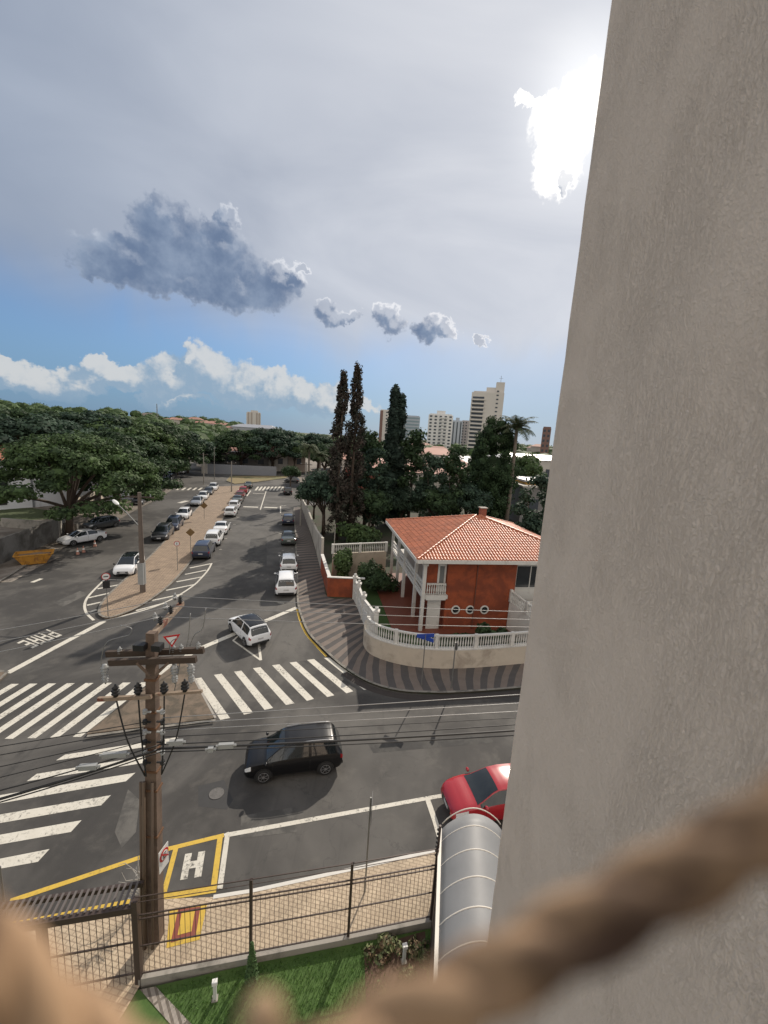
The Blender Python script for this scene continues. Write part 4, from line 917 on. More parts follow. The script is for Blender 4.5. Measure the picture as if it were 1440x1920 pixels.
# canopy
M_can = mat('canopy_sheet', (.22, .225, .23), .55, var=.2, vs=1.2, spec=.4)
c0, c1 = G(829, 1556, 2.55), G(818, 1960, 2.55); cn = thing('walkway_canopy', Vector((c0.x, c0.y, 0)), 0, 'arched grey sheet canopy with pale ribs between fence and beige wall', 'canopy')
Lc = (c1 - c0); wc = Vector((1.75, .10, 0)); mb = MB(); N = 12; M_ = 16; vs = []; rise = .55
e0 = Vector((0, 0, 2.55))
for i in range(M_ + 1):
    for k in range(N + 1):
        s = k / N; p = e0 + Lc * (i / M_) + wc * s + Vector((0, 0, rise * math.sin(math.pi * s) ** .8)); vs.append(p)
fs = [(i * (N + 1) + k, i * (N + 1) + k + 1, (i + 1) * (N + 1) + k + 1, (i + 1) * (N + 1) + k) for i in range(M_) for k in range(N)]
mb.add(vs, fs); sheet = mb.build('roof_sheet', M_can, cn, smooth=True)
mod = sheet.modifiers.new('thick', 'SOLIDIFY'); mod.thickness = .02
M_rib = mat('rib_white', (.65, .62, .56), .4, var=.05)
rib_y = [1545, 1579, 1625, 1678, 1737, 1805, 1880]
for y in rib_y:
    t = (c0.y - G(826, y, 2.55).y) / (c0.y - c1.y); q = [e0 + Lc * t + wc * (k / 14) + Vector((0, 0, rise * math.sin(math.pi * k / 14) ** .8 + .018)) for k in range(15)]
    mb = MB()
    mb.tube(q, .018, 5); mb.build('rib', M_rib, cn, smooth=True)
mb = MB(); mb.beam(e0 + Vector((-.05, .05, -.03)), e0 + Lc + Vector((-.05, 0, -.03)), .09, .1); mb.build('gutter', M_rib, cn)
mb = MB()
for t in (0.02, .3, .6, .95): p = e0 + Lc * t; mb.beam(Vector((p.x - .05, p.y, 0)), Vector((p.x - .05, p.y, 2.5)), .09, .09)
mb.build('posts', M_iron, cn); 
mb = MB(); a = Lc * .02 + Vector((-.06, 0, 1.1)); b = Lc * .98 + Vector((-.06, 0, 1.1)); mb.beam(a, b, .03, 2.1); mb.build('side_screen', mat('screen_dark', (.055, .045, .042), .7), cn)
ep = MB(); q = G(806, 1737); 
pp = thing('fence_end_post', q, 0, 'dark post with black wire isolators where fence meets canopy', 'post')
mb = MB(); mb.tube([(.03, .1, 0), (.03, .1, 3.3)], .035, 6); mb.build('pole', M_iron, pp)
for k in range(7):
    mb = MB(); mb.sphere((-.02, .08, 2.35 + .14 * k), .035, 8, 6); mb.tube([(-.02, .08, 2.35 + .14 * k), (.03, .1, 2.35 + .14 * k)], .012, 5); mb.build('isolator', M_blk, pp)
# lawn lights and conical shrub
for (x, y, lab) in ((403, 1873, 'small white lawn light on the grass near the path'), (757, 1803, 'small white lawn light in the flower bed near the canopy')):
    o = thing('lawn_light', G(x, y, .1), R(15), lab, 'lawn light', 'white lawn lights')
    mb = MB(); mb.box((0, 0, .23), (.075, .075, .46)); mb.build('stem', mat('light_body', (.55, .57, .55), .5), o)
    mb = MB(); mb.box((0, 0, .51), (.12, .10, .09)); mb.build('head', M_sw, o)
    mb = MB(); mb.box((0, 0, .012), (.14, .14, .024)); mb.build('foot', M_conc, o)
# ------------------------------------------------------------------ signs and posts
def post_sign(name, base, h, label, cat='sign', r=.028, group=None, lean=0):
    o = thing(name, base, 0, label, cat, group); mb = MB(); mb.tube([(0, 0, 0), (lean, 0, h)], r, 8); mb.build('post', M_steel, o); return o
def face_cam(base):
    d = Vector((-base.x, -base.y, 0)).normalized(); return d, Vector((-d.y, d.x, 0))
b_ = G(203, 1158); h = HG(b_, 1078); o = post_sign('no_entry_sign', b_, h, 'round white and red sign with dark box at the island tip'); d, s_ = face_cam(b_)
mb = MB(); disc(mb, d * .04 + Vector((0, 0, h - .1)), d, .26); mb.build('ring', M_sr, o)
mb = MB(); disc(mb, d * .052 + Vector((0, 0, h - .1)), d, .215); mb.build('face', M_sw, o)
mb = MB(); mb.beam(d * .067 + s_ * -.14 + Vector((0, 0, h - .1)), d * .067 + s_ * .14 + Vector((0, 0, h - .1)), .004, .07); mb.build('bar', M_sblk, o)
mb = MB(); mb.beam(d * .05 + Vector((0, 0, h - .42)), d * .05 + Vector((0, 0, h - .95)), .42, .05, up=d); mb.build('dark_board', M_sblk, o)
b_ = G(333, 1072); h = HG(b_, 1018); o = post_sign('speed_sign', b_, h, 'round white sign with red rim on thin post mid-island'); d, s_ = face_cam(b_)
mb = MB(); disc(mb, d * .04 + Vector((0, 0, h - .05)), d, .25); mb.build('ring', M_sr, o)
mb = MB(); disc(mb, d * .052 + Vector((0, 0, h - .05)), d, .20); mb.build('face', M_sw, o)
mb = MB(); mb.beam(d * .067 + Vector((0, 0, h - .16)), d * .067 + Vector((0, 0, h + .06)), .05, .004, up=d); mb.build('mark', M_sblk, o)
for (x, y, yt, lab) in ((358, 1050, 998, 'nearer of the two yellow diamond warning signs on the island'), (383, 975, 948, 'farther of the two yellow diamond warning signs on the island')):
    b_ = G(x, y); h = HG(b_, yt); o = post_sign('warning_sign', b_, h, lab, group='yellow diamond warning signs'); d, s_ = face_cam(b_); M_d = (d * .04 + Vector((0, 0, h)))
    k = .43 if y > 1000 else .5; mb = MB(); vs = [M_d + Vector((0, 0, k)), M_d + s_ * k, M_d - Vector((0, 0, k)), M_d - s_ * k]; vs2 = [p + d * .015 for p in vs]
    mb.add(vs + vs2, [(0, 1, 2, 3), (7, 6, 5, 4), (0, 4, 5, 1), (1, 5, 6, 2), (2, 6, 7, 3), (3, 7, 4, 0)]); mb.build('plate', mat('back_brown', (.17, .10, .035), .6, var=.3, vs=4), o)
b_ = G(324, 1262, .11); h = HG(b_, 1194); o = post_sign('give_way_sign', b_, h - .3, 'inverted red and white triangle sign on the triangular island'); d, s_ = face_cam(b_)
def tri_plate(k, off, m, nm):
    mb = MB(); c = d * off + Vector((0, 0, h - .25)); vs = [c + s_ * -k + Vector((0, 0, k * .6)), c + s_ * k + Vector((0, 0, k * .6)), c - Vector((0, 0, k * 1.1))]; mb.add(vs + [p + d * .012 for p in vs], [(0, 1, 2), (5, 4, 3), (0, 3, 4, 1), (1, 4, 5, 2), (2, 5, 3, 0)]); mb.build(nm, m, o)
tri_plate(.42, .04, M_sr, 'rim'); tri_plate(.27, .055, M_sw, 'face')
b_ = G(790, 1286, .12); h = HG(b_, 1194); o = post_sign('street_name_sign', b_, h, 'post with two blue street name blades before the curved wall'); 
for a_, z_ in ((R(12), h - .05), (R(-30), h - .2)):
    v_ = Vector((math.cos(a_), math.sin(a_), 0)); mb = MB(); mb.beam(v_ * -.5 + Vector((0, 0, z_)), v_ * .5 + Vector((0, 0, z_)), .015, .22); mb.build('name_blade', M_blue, o)
b_ = G(846, 1291, .12); h = HG(b_, 1208); o = post_sign('edge_on_sign', b_, h, 'grey post with edge-on plate right of the blue street blades', r=.035)
mb = MB(); disc(mb, Vector((.05, 0, h - .2)), Vector((1, .1, 0)), .25); mb.build('plate', M_grey, o)
b_ = G(684, 1672, .12); h = HG(b_, 1502); o = post_sign('parking_sign', b_, h, 'tall thin sign post seen edge-on beside the white painted bay', r=.025)
mb = MB(); mb.box((.045, .0, h - .38), (.012, .48, .72)); mb.build('plate', M_grey, o)
b_ = G(16, 1760); h = HG(b_, 1655); o = post_sign('corner_sign', b_, 2.3, 'thin post with small pale red plate at the lower left edge')
mb = MB(); mb.box((-.14, 0, 2.1), (.3, .015, .3)); mb.build('plate', M_sw, o); mb = MB(); mb.beam(Vector((-.26, -.02, 2.0)), Vector((-.04, -.02, 2.2)), .004, .05); mb.build('stripe', M_sr, o)
# dry twigs beside the near pole
tg = MB()
for k in range(26):
    a = RNG.uniform(0, 6.28); p0 = Vector((0, 0, RNG.uniform(.2, 1.2))); p1 = p0 + Vector((math.cos(a) * .35, math.sin(a) * .2, RNG.uniform(-.1, .35))); p2 = p1 + Vector((RNG.normal() * .12, RNG.normal() * .1, RNG.normal() * .15)); tg.tube([p0, p1, p2], [.012, .009, .005], 4)
tg.tube([(0, 0, 0), (.02, 0, 1.4)], [.02, .01], 5); o = tg.build('dry_shrub', mat('dry_twig', (.33, .31, .28), .9, var=.3)); o.location = G(262, 1698, .12); tag(o, 'leafless grey twiggy shrub just left of the near pole', 'shrub')
# median street-lamp pole and further poles
def street_pole(x, y, yt, label, lamp=None, arm=True, w=.16, group='concrete street poles along the island and far kerb'):
    b_ = G(x, y, .12 if y > 900 else .0); h = HG(b_, yt); o = thing('street_pole', b_, 0, label, 'street pole', group)
    mb = MB(); mb.tube([(0, 0, 0), (.05, 0, h)], [w, w * .6], 8); mb.build('shaft', M_conc if w < .2 else mat('pole_brown', (.14, .11, .09), .85, var=.25, vs=3), o)
    if arm:
        mb = MB(); mb.beam((-1.0, 0, h - .4), (1.05, .25, h - .4), .1, .1); mb.build('crossarm', M_wood, o)
        for k in range(3): mb = MB(); mb.lathe([(.05, 0), (.06, .06), (.03, .1), (.05, .14), (.02, .2)], (-.8 + .8 * k, .1 * k, h - .34), 6); mb.build('insulator', M_por, o)
    return o, b_, h
o, b_, h = street_pole(268, 1110, 926, 'brown pole with long lamp arm standing on the island tip', w=.22)
z1 = HG(b_, 990); p1 = Vector((-.05, 0, z1)); lp = G(196, 942, z1 + 1.2) - b_
dl = Vector((lp.x, lp.y, 0)); dl = dl.normalized() * min(dl.length, 3.6); lp = Vector((dl.x, dl.y, z1 + 1.25))
mb = MB(); mb.tube([p1, p1.lerp(lp, .55) + Vector((0, 0, .06)), lp], .04, 6); arm_ = mb.build('lamp_arm', M_steel, o)
dn = (lp - p1).normalized(); hd = lp + dn * .4; M = Matrix.Translation(hd) @ dn.to_track_quat('X', 'Z').to_matrix().to_4x4(); mb = MB(); mb.sphere((0, 0, 0), (.5, .19, .10), 12, 8, M); mb.build('lamp_head', M_sw, arm_, smooth=True)
z0_ = HG(b_, 1095); mb = MB(); mb.box((-.02, -.02, (z0_ + HG(b_, 1060)) / 2), (.44, .40, HG(b_, 1055) - z0_)); mb.build('painted_base', M_por, o)
street_pole(382, 908, 850, 'far island pole just behind the silver and white parked cars', w=.16)
street_pole(434, 922, 866, 'slim dark pole on the island near the red cars', w=.15)
street_pole(402, 900, 838, 'thin grey lamp pole at the far end of the island', arm=False, w=.1)
street_pole(563, 985, 906, 'right kerb pole beside the farthest dark parked car', arm=False, w=.1)
street_pole(571, 960, 868, 'pale concrete pole right of the cross street, among palms', w=.17)
o_ = G(626, 1062); street_pole(624, 1075, 985, 'dark thin lamp post standing in the walled front garden', arm=False, w=.06)
# ------------------------------------------------------------------ cars
# stations along the car: (x, z_bottom, w_low, w_max, w_shoulder, z_shoulder, w_rail, z_rail, z_top)
SUV = dict(L=4.30, wb=2.62, wr=.335, rail=True, st=[
 (-2.15, .46, .62, .70, .68, .80, .60, .86, .90), (-2.12, .34, .76, .83, .80, .88, .68, .96, 1.00), (-2.02, .27, .82, .87, .84, .95, .70, 1.10, 1.14), (-1.90, .23, .85, .885, .85, .98, .67, 1.32, 1.37),
 (-1.74, .22, .86, .89, .855, .98, .63, 1.50, 1.545), (-1.45, .21, .86, .89, .855, .975, .62, 1.55, 1.60), (-.90, .21, .86, .885, .85, .97, .62, 1.57, 1.625), (-.2, .21, .86, .885, .85, .96, .62, 1.57, 1.625),
 (.40, .21, .86, .885, .85, .955, .60, 1.525, 1.575), (.62, .21, .86, .885, .85, .955, .61, 1.43, 1.48), (1.0, .21, .86, .885, .85, .95, .68, 1.15, 1.20), (1.24, .21, .86, .885, .85, .94, .74, .985, 1.03), (1.6, .21, .86, .88, .84, .90, .74, .945, 1.0),
 (1.86, .23, .85, .87, .81, .85, .70, .895, .93), (2.04, .26, .80, .83, .76, .76, .64, .80, .83), (2.13, .32, .70, .74, .68, .66, .56, .70, .72), (2.15, .38, .62, .66, .60, .58, .50, .62, .64)],
 side=(3.4, 10.75), ws=(8.15, 10.9), rw=(1.15, 3.7), ru=(4.2, 7.8))
HATCH = dict(L=3.95, wb=2.5, wr=.30, rail=False, st=[
 (-1.97, .42, .60, .68, .66, .78, .56, .84, .88), (-1.93, .32, .74, .80, .77, .86, .66, .92, .95), (-1.80, .24, .80, .84, .81, .92, .66, 1.10, 1.14), (-1.62, .21, .82, .855, .82, .93, .62, 1.34, 1.38),
 (-1.40, .19, .83, .86, .82, .93, .60, 1.42, 1.46), (-.90, .19, .83, .86, .82, .92, .59, 1.455, 1.505), (-.2, .19, .83, .86, .82, .91, .59, 1.455, 1.51), (.30, .19, .83, .86, .82, .90, .57, 1.41, 1.46), (.50, .19, .83, .86, .82, .90, .58, 1.33, 1.38),
 (.92, .19, .83, .86, .82, .89, .67, 1.07, 1.12), (1.16, .19, .83, .855, .81, .87, .72, .91, .96), (1.5, .20, .82, .85, .79, .83, .70, .87, .91), (1.74, .22, .80, .83, .76, .77, .66, .81, .84), (1.89, .26, .74, .77, .70, .68, .58, .72, .74), (1.96, .32, .64, .68, .62, .58, .50, .62, .63)],
 side=(2.5, 9.7), ws=(7.15, 9.9), rw=(1.2, 3.4), ru=None)
SEDAN = dict(L=4.45, wb=2.65, wr=.315, rail=False, st=[
 (-2.22, .42, .60, .68, .66, .76, .58, .84, .87), (-2.17, .30, .76, .82, .78, .90, .68, .96, .985), (-2.0, .24, .82, .86, .82, .94, .72, .99, 1.02), (-1.65, .21, .84, .875, .83, .95, .73, 1.02, 1.05), (-1.45, .2, .84, .88, .84, .95, .72, 1.07, 1.11),
 (-1.0, .2, .84, .88, .84, .94, .62, 1.32, 1.37), (-.72, .2, .84, .88, .84, .935, .59, 1.40, 1.45), (-.1, .2, .84, .88, .84, .93, .59, 1.415, 1.47), (.36, .2, .84, .88, .84, .925, .575, 1.37, 1.42), (.6, .2, .84, .88, .84, .92, .59, 1.27, 1.32),
 (1.02, .2, .84, .88, .84, .91, .68, 1.03, 1.08), (1.28, .2, .84, .875, .83, .89, .74, .93, .98), (1.65, .21, .84, .87, .81, .84, .72, .885, .93), (1.95, .23, .81, .84, .77, .76, .67, .80, .83), (2.13, .27, .74, .78, .70, .66, .58, .70, .72), (2.22, .33, .64, .68, .62, .56, .5, .60, .61)],
 side=(4.3, 10.7), ws=(8.15, 10.9), rw=(4.1, 5.9), ru=None)
VSEG = [1, 2, 2, 2, 3, 2, 2]
def ctrl(st):
    x, zb, wl, wm, wsh, zsh, wr, zr, zt = st
    return [(0, zb + .02), (wl - .12, zb), (wl, zb + .09), (wm, zb + (zsh - zb) * .55), (wsh, zsh), (wr, zr), (wr * .62, zt - (zt - zr) * .25), (0, zt)]
def surf(K, u, v):
    st = K['st']; i = min(int(u), len(st) - 2); t = u - i; a, b = ctrl(st[i]), ctrl(st[i + 1]); x = st[i][0] * (1 - t) + st[i + 1][0] * t
    j = min(int(v), 6); s = v - j
    pa = [a[j][q] * (1 - s) + a[j + 1][q] * s for q in (0, 1)]; pb = [b[j][q] * (1 - s) + b[j + 1][q] * s for q in (0, 1)]
    # slight barrel on the body side
    y = pa[0] * (1 - t) + pb[0] * t; z = pa[1] * (1 - t) + pb[1] * t
    return Vector((x, y, z))
def nrm(K, u, v):
    e = .05; du = surf(K, min(u + e, len(K['st']) - 1.001), v) - surf(K, max(u - e, 0), v); dv = surf(K, u, min(v + e, 6.999)) - surf(K, u, max(v - e, 0)); n = du.cross(dv)
    n.normalize()
    if n.y < 0 and v < 5: n = -n
    if n.z < 0 and v >= 5: n = -n
    return n
def patch(mb, K, us, vs, off, mir):
    """us: list of u; vs: function u->(v0,v1)"""
    g = []; m = 4
    for u in us:
        v0, v1 = vs(u); row = []
        for k in range(m + 1):
            v = v0 + (v1 - v0) * k / m; p = surf(K, u, v) + nrm(K, u, v) * off; row.append(Vector((p.x, p.y * mir, p.z)))
        g.append(row)
    n = len(us); vv = [p for r in g for p in r]; fs = []
    for i in range(n - 1):
        for k in range(m):
            f = (i * (m + 1) + k, i * (m + 1) + k + 1, (i + 1) * (m + 1) + k + 1, (i + 1) * (m + 1) + k); fs.append(f if mir < 0 else f[::-1])
    mb.add(vv, fs)
def lin(a, b, n): return [a + (b - a) * i / n for i in range(n + 1)]
M_tyre = mat('tyre', (.018, .018, .018), .85, var=.2); M_rim = mat('wheel_rim', (.42, .42, .43), .35, metal=.7, var=.1); M_head = mat('headlight_glass', (.62, .64, .66), .12, var=.1); M_tail = mat('taillight_red', (.28, .008, .012), .2, var=.1)
M_cglass = mat('car_glass', (.012, .016, .018), .05, var=.1, spec=.9); M_plate = mat('plate', (.5, .5, .5), .5); M_trim = mat('black_trim', (.02, .02, .02), .5)
PAINTS = {}
def car_paint(name, c, metal=.0, rough=.28):
    return mat('paint_' + name, c, rough, metal=metal, var=.05, vs=1.5, coat=.8)
CW = car_paint('white', (.80, .81, .82)); CB = mat('paint_black', (.006, .006, .007), .35, var=.05, coat=.35, spec=.3); CR = car_paint('red', (.36, .014, .022)); CG = car_paint('grey', (.10, .105, .11), .5); CS = car_paint('silver', (.40, .41, .42), .55)
CN = car_paint('navy', (.02, .03, .065), .3); CD = car_paint('dark', (.035, .037, .042), .4); CGN = car_paint('green_grey', (.10, .12, .11), .4); CRD = car_paint('dark_red', (.22, .015, .02))
def build_car(K, paint, label, cat, group, black_roof=False, detail=True):
    t = thing('parked_car', (0, 0, 0), 0, label, cat, group); st = K['st']; N = len(st)
    mb = MB(); us = []
    for i in range(N - 1): us += lin(i, i + 1, 3)[:-1] if 1 < i < N - 3 else lin(i, i + 1, 2)[:-1]
    us.append(N - 1 - 1e-6); vsl = []
    for j, k in enumerate(VSEG): vsl += lin(j, j + 1, k)[:-1]
    vsl.append(6.9999); nv = len(vsl); vv = []; fs = []
    for u in us:
        half = [surf(K, u, v) for v in vsl]; vv += half + [Vector((p.x, -p.y, p.z)) for p in half[-2:0:-1]]
    per = 2 * nv - 2
    for i in range(len(us) - 1):
        for k in range(per): fs.append((i * per + k, (i + 1) * per + k, (i + 1) * per + (k + 1) % per, i * per + (k + 1) % per))
    fs.append(tuple(range(per))); fs.append(tuple((len(us) - 1) * per + k for k in range(per - 1, -1, -1)))
    fs = [f[::-1] for f in fs]
    body = mb.add(vv, fs).build('body', paint, t, smooth=True, sharp=38)
    a, b = K['side']
    for mir in (1, -1):
        mb = MB(); um = (a + b) / 2
        def vr(u, a=a, b=b):
            z0 = 4.10; zt = 4.93
            return (z0, zt)
        bp = a + (b - a) * .40
        u0_, u1_ = bp + .09, b - .15; patch(mb, K, lin(u0_, u1_, 10), lambda u: (4.10, 4.92), .006, mir)
        patch(mb, K, lin(a + .25, bp - .09, 6), lambda u: (4.10, 4.92), .006, mir)
        mb.build('side_window', M_cglass, body, smooth=True)
    mb = MB(); a, b = K['ws']
    for mir in (1, -1): patch(mb, K, lin(a, b, 8), lambda u: (5.12, 7.0), .006, mir)
    mb.build('windscreen', M_cglass, body, smooth=True)
    mb = MB(); a, b = K['rw']
    for mir in (1, -1): patch(mb, K, lin(a + .05, b - .1, 6), lambda u: (5.18, 7.0), .006, mir)
    mb.build('rear_window', M_cglass, body, smooth=True)
    if black_roof or K['ru']:
        if black_roof:
            mb = MB(); a, b = K['rw'][1] + .1, K['ws'][0] - .05
            for mir in (1, -1): patch(mb, K, lin(a, b, 8), lambda u: (5.1, 7.0), .007, mir)
            mb.build('roof_panel', M_cglass if black_roof == 2 else CB, body, smooth=True)
    if K['rail']:
        for mir in (1, -1):
            mb = MB(); mb.tube([surf(K, u, 5.05) + Vector((0, 0, .05)) if mir > 0 else Vector((surf(K, u, 5.05).x, -surf(K, u, 5.05).y, surf(K, u, 5.05).z + .05)) for u in lin(4.2, 7.9, 6)], .018, 5); mb.build('roof_rail', M_rim if not black_roof else M_trim, body)
    nf = N - 1
    for mir in (1, -1):
        mb = MB(); patch(mb, K, lin(nf - 3.0, nf - 1.15, 4), lambda u: (3.35, 4.0), .008, mir); mb.build('headlight', M_head, body, smooth=True)
        mb = MB(); patch(mb, K, lin(.35, 2.0, 4), lambda u: (3.45, 4.15), .010, mir); mb.build('taillight', M_tail, body, smooth=True)
        x_, y_, z_ = surf(K, nf - 4.9 if N > 15 else nf - 4.6, 4.2); mb = MB(); mb.sphere((x_ - .05, (y_ + .13) * mir, z_ + .07), (.07, .11, .075), 8, 6); mb.build('mirror', paint if not black_roof else CB, body, smooth=True)
    L2 = st[-1][0]; mb = MB(); mb.box((L2 + .004, 0, .50), (.02, .86, .12)); mb.box((L2 + .0, 0, .36), (.03, .95, .10)); mb.build('grille', M_trim, body)
    mb = MB(); mb.box((L2 + .018, 0, .46), (.012, .42, .12)); mb.build('number_plate', M_plate, body)
    mb = MB(); mb.box((st[0][0] - .012, 0, .70), (.014, .42, .12)); mb.build('number_plate', M_plate, body)
    mb = MB(); mb.box((st[0][0] + .05, 0, .40), (.16, 1.3, .16)); mb.build('bumper', M_trim, body)
    # door seams and sill
    if detail:
        mb = MB()
        for mir in (1, -1):
            a, b = K['side']
            for u in (a + (b - a) * .40, b - .9, a + .9):
                us_ = [u - .012, u + .012]; patch(mb, K, us_, lambda q: (2.2, 4.05), .004, mir)
            patch(mb, K, lin(4.0 if N > 15 else 3.0, nf - 3, 6), lambda q: (1.2, 2.15), .006, mir)
        mb.build('seams', M_trim, body)
    r = K['wr']; wy = max(s[3] for s in st)
    for sx in (-1, 1):
        xw = sx * K['wb'] / 2 + (.02 if sx > 0 else -.05)
        for sy in (-1, 1):
            mb = MB(); n = 16; R_ = r + .055; arc = [(xw + R_ * math.cos(math.pi * (k / n * 1.16 - .08)), r + R_ * math.sin(math.pi * (k / n * 1.16 - .08))) for k in range(n + 1)]
            y0, y1 = sy * (wy - .14), sy * (wy + .006); vs = [(x, y0, z) for x, z in arc] + [(x, y1, z) for x, z in arc]; q = n + 1
            fs = [tuple(range(q)), tuple(range(2 * q - 1, q - 1, -1))] + [(k, k + 1, q + k + 1, q + k) for k in range(n)]
            mb.add(vs, fs).build('wheel_arch', M_trim, body)
            M = Matrix.Translation((xw, sy * (wy - .20), r)) @ Matrix.Rotation(R(-90 * sy), 4, 'X')
            w = bpy.data.objects.new('wheel', None)
            mb = MB(); mb.lathe([(r - .05, 0), (r, .03), (r, .19), (r - .04, .225), (r * .66, .222)], (0, 0, 0), 20, M); ty = mb.build('wheel', M_tyre, t, smooth=True, sharp=40)
            mb = MB(); mb.lathe([(r * .66, .0), (r * .66, .224), (r * .60, .216), (r * .58, .19), (.03, .195)], (0, 0, .0), 20, M)
            mb.build('rim', M_trim if detail else M_rim, ty, smooth=True, sharp=30)
            if detail:
                mb = MB(); mb.lathe([(.055, .20), (.055, .228), (.03, .232)], (0, 0, 0), 10, M)
                for k in range(7):
                    a_ = 2 * math.pi * k / 7; p0 = M @ Vector((.04 * math.cos(a_), .04 * math.sin(a_), .217)); p1 = M @ Vector((r * .62 * math.cos(a_), r * .62 * math.sin(a_), .222)); mb.beam(p0, p1, .012, .05, up=Vector((0, 1, 0)).cross(p1 - p0).cross(Vector((0,1,0))).normalized() if False else Vector((0, 1, 0)))
                mb.lathe([(r * .67, .216), (r * .67, .227), (r * .60, .227), (r * .60, .216)], (0, 0, 0), 20, M)
                mb.build('spokes', M_rim, ty, smooth=False)
    return t
PROTO = {}
def place_car(kind, paint, px, py, head, label, cat='car', group=None, **kw):
    key = (kind, paint.name, tuple(sorted(kw.items()))); K = dict(suv=SUV, hatch=HATCH, sedan=SEDAN)[kind]
    if key not in PROTO: PROTO[key] = t = build_car(K, paint, label, cat, group, **kw)
    else: t = copy_tree(PROTO[key])
    p = G(px, py); t.location = (p.x, p.y, .0); t.rotation_euler = (0, 0, head); tag(t, label, cat)
    if group: t['group'] = group
    elif 'group' in t: del t['group']
    t.name = 'car'
    return t
def head_px(a, b): d = G(*b) - G(*a); return math.atan2(d.y, d.x)
hl = head_px((400, 925), (290, 1035)) + .02        # towards the camera along the left carriageway
hr = head_px((385, 1050), (455, 935))              # away along the island
hk = head_px((545, 1130), (540, 985))              # away along the right kerb
gl_, gr_, gk_ = 'cars parked left of the island facing the camera', 'cars parked right of the island seen from behind', 'cars parked along the right kerb'
# (x,y) is the pixel of the ground under the middle of the car
place_car('hatch', CW, 243, 1070, hl, 'white hatchback with dark sunroof, nearest car left of the island', group=gl_, black_roof=2)
place_car('suv', CD, 306, 1008, hl, 'dark grey car behind the white hatchback left of the island', group=gl_)
place_car('suv', CN, 326, 991, hl, 'dark blue car tucked close behind the dark grey one', group=gl_)
place_car('hatch', CW, 345, 971, hl, 'white boxy small car behind the dark blue car', group=gl_)
place_car('sedan', CS, 370, 946, hl, 'silver saloon beside the farther yellow diamond sign', group=gl_)
place_car('hatch', CW, 381, 936, hl, 'white hatchback half hidden behind the far island pole', group=gl_)
place_car('hatch', CG, 391, 927, hl, 'grey hatchback between two white cars at the far island', group=gl_)
place_car('suv', CW, 400, 919, hl, 'white car last in the row left of the island', group=gl_)
place_car('suv', CN, 383, 1040, hr, 'dark blue car nearest on the right of the island', group=gr_)
place_car('suv', CW, 402, 1017, hr, 'white estate car ahead of the nearest dark blue car', group=gr_)
place_car('sedan', CW, 416, 997, hr, 'white saloon third from the hatched marking, right of the island', group=gr_)
place_car('hatch', CW, 433, 966, hr, 'white hatchback at rear of the pair after the gap', group=gr_)
place_car('hatch', CW, 440, 953, hr, 'white hatchback at front of the pair after the gap', group=gr_)
place_car('sedan', CGN, 446, 942, hr, 'green-grey saloon between white and red cars', group=gr_)
place_car('hatch', CRD, 451, 933, hr, 'dark red hatchback, nearer of the two red cars', group=gr_)
place_car('hatch', CR, 457, 924, hr, 'bright red hatchback, farther of the two red cars', group=gr_)
place_car('sedan', CGN, 466, 914, hr, 'pale green-grey saloon at the end beside the far crossing', group=gr_)
place_car('suv', CW, 536, 1104, hk, 'white estate nearest the camera on the right kerb', group=gk_)
place_car('hatch', CW, 541, 1064, hk, 'white hatchback directly ahead of the nearest white estate', group=gk_)
place_car('sedan', CGN, 541, 1016, hk, 'grey-green older saloon beside the small white pavement box', group=gk_)
place_car('hatch', CN, 540, 981, hk, 'dark navy hatchback farthest parked on the right kerb', group=gk_)
place_car('suv', CD, 539, 926, hk + .05, 'dark car driving at the far crossing on the right')
c_ = place_car('suv', CW, 466, 1192, head_px((485, 1205), (440, 1162)), 'white moving car with black roof crossing the give-way triangle', black_roof=True); c_.scale = (.88,) * 3
c_ = place_car('suv', CB, 551, 1433, head_px((612, 1441), (491, 1457)), 'glossy black SUV turning in the foreground junction'); c_.scale = (.90,) * 3
c_ = place_car('sedan', CR, 932, 1512, math.pi + R(12), 'bright red saloon emerging beyond the arched grey canopy'); c_.scale = (.95,) * 3
pr_ = G(912, 1512)
# left kerb
hd_ = head_px((180, 1016), (125, 1026)); 
place_car('sedan', CW, 155, 1017, hd_, 'white saloon parked beside the big umbrella tree trunk')
place_car('hatch', CG, 190, 990, hd_ + .05, 'grey estate car behind the white saloon by the tree')
lk = [(262, 945), (275, 938), (288, 930), (298, 922), (306, 914), (313, 907), (318, 900), (322, 894), (342, 887)]
lc = [CD, CN, CD, CB, CG, CD, CS, CD, CW]
ll = ['dark car just right of the island lamp pole under the trees', 'navy car second under the kerb trees', 'dark saloon third under the kerb trees', 'black car fourth under the kerb trees', 'grey car fifth under the kerb trees', 'dark hatchback sixth under the kerb trees', 'silver car deep in the shade of the far trees', 'dark small car before the bend of the far street', 'white car on the bend of the far left street']
for (x, y), p, l in zip(lk, lc, ll): place_car('hatch' if (x // 7) % 2 else 'sedan', p, x, y, head_px((300, 925), (262, 948)), l, group='cars parked under the kerb trees')
place_car('hatch', CD, 547, 905, hk + 1.2, 'small dark car beyond the far zebra crossing by the trees')
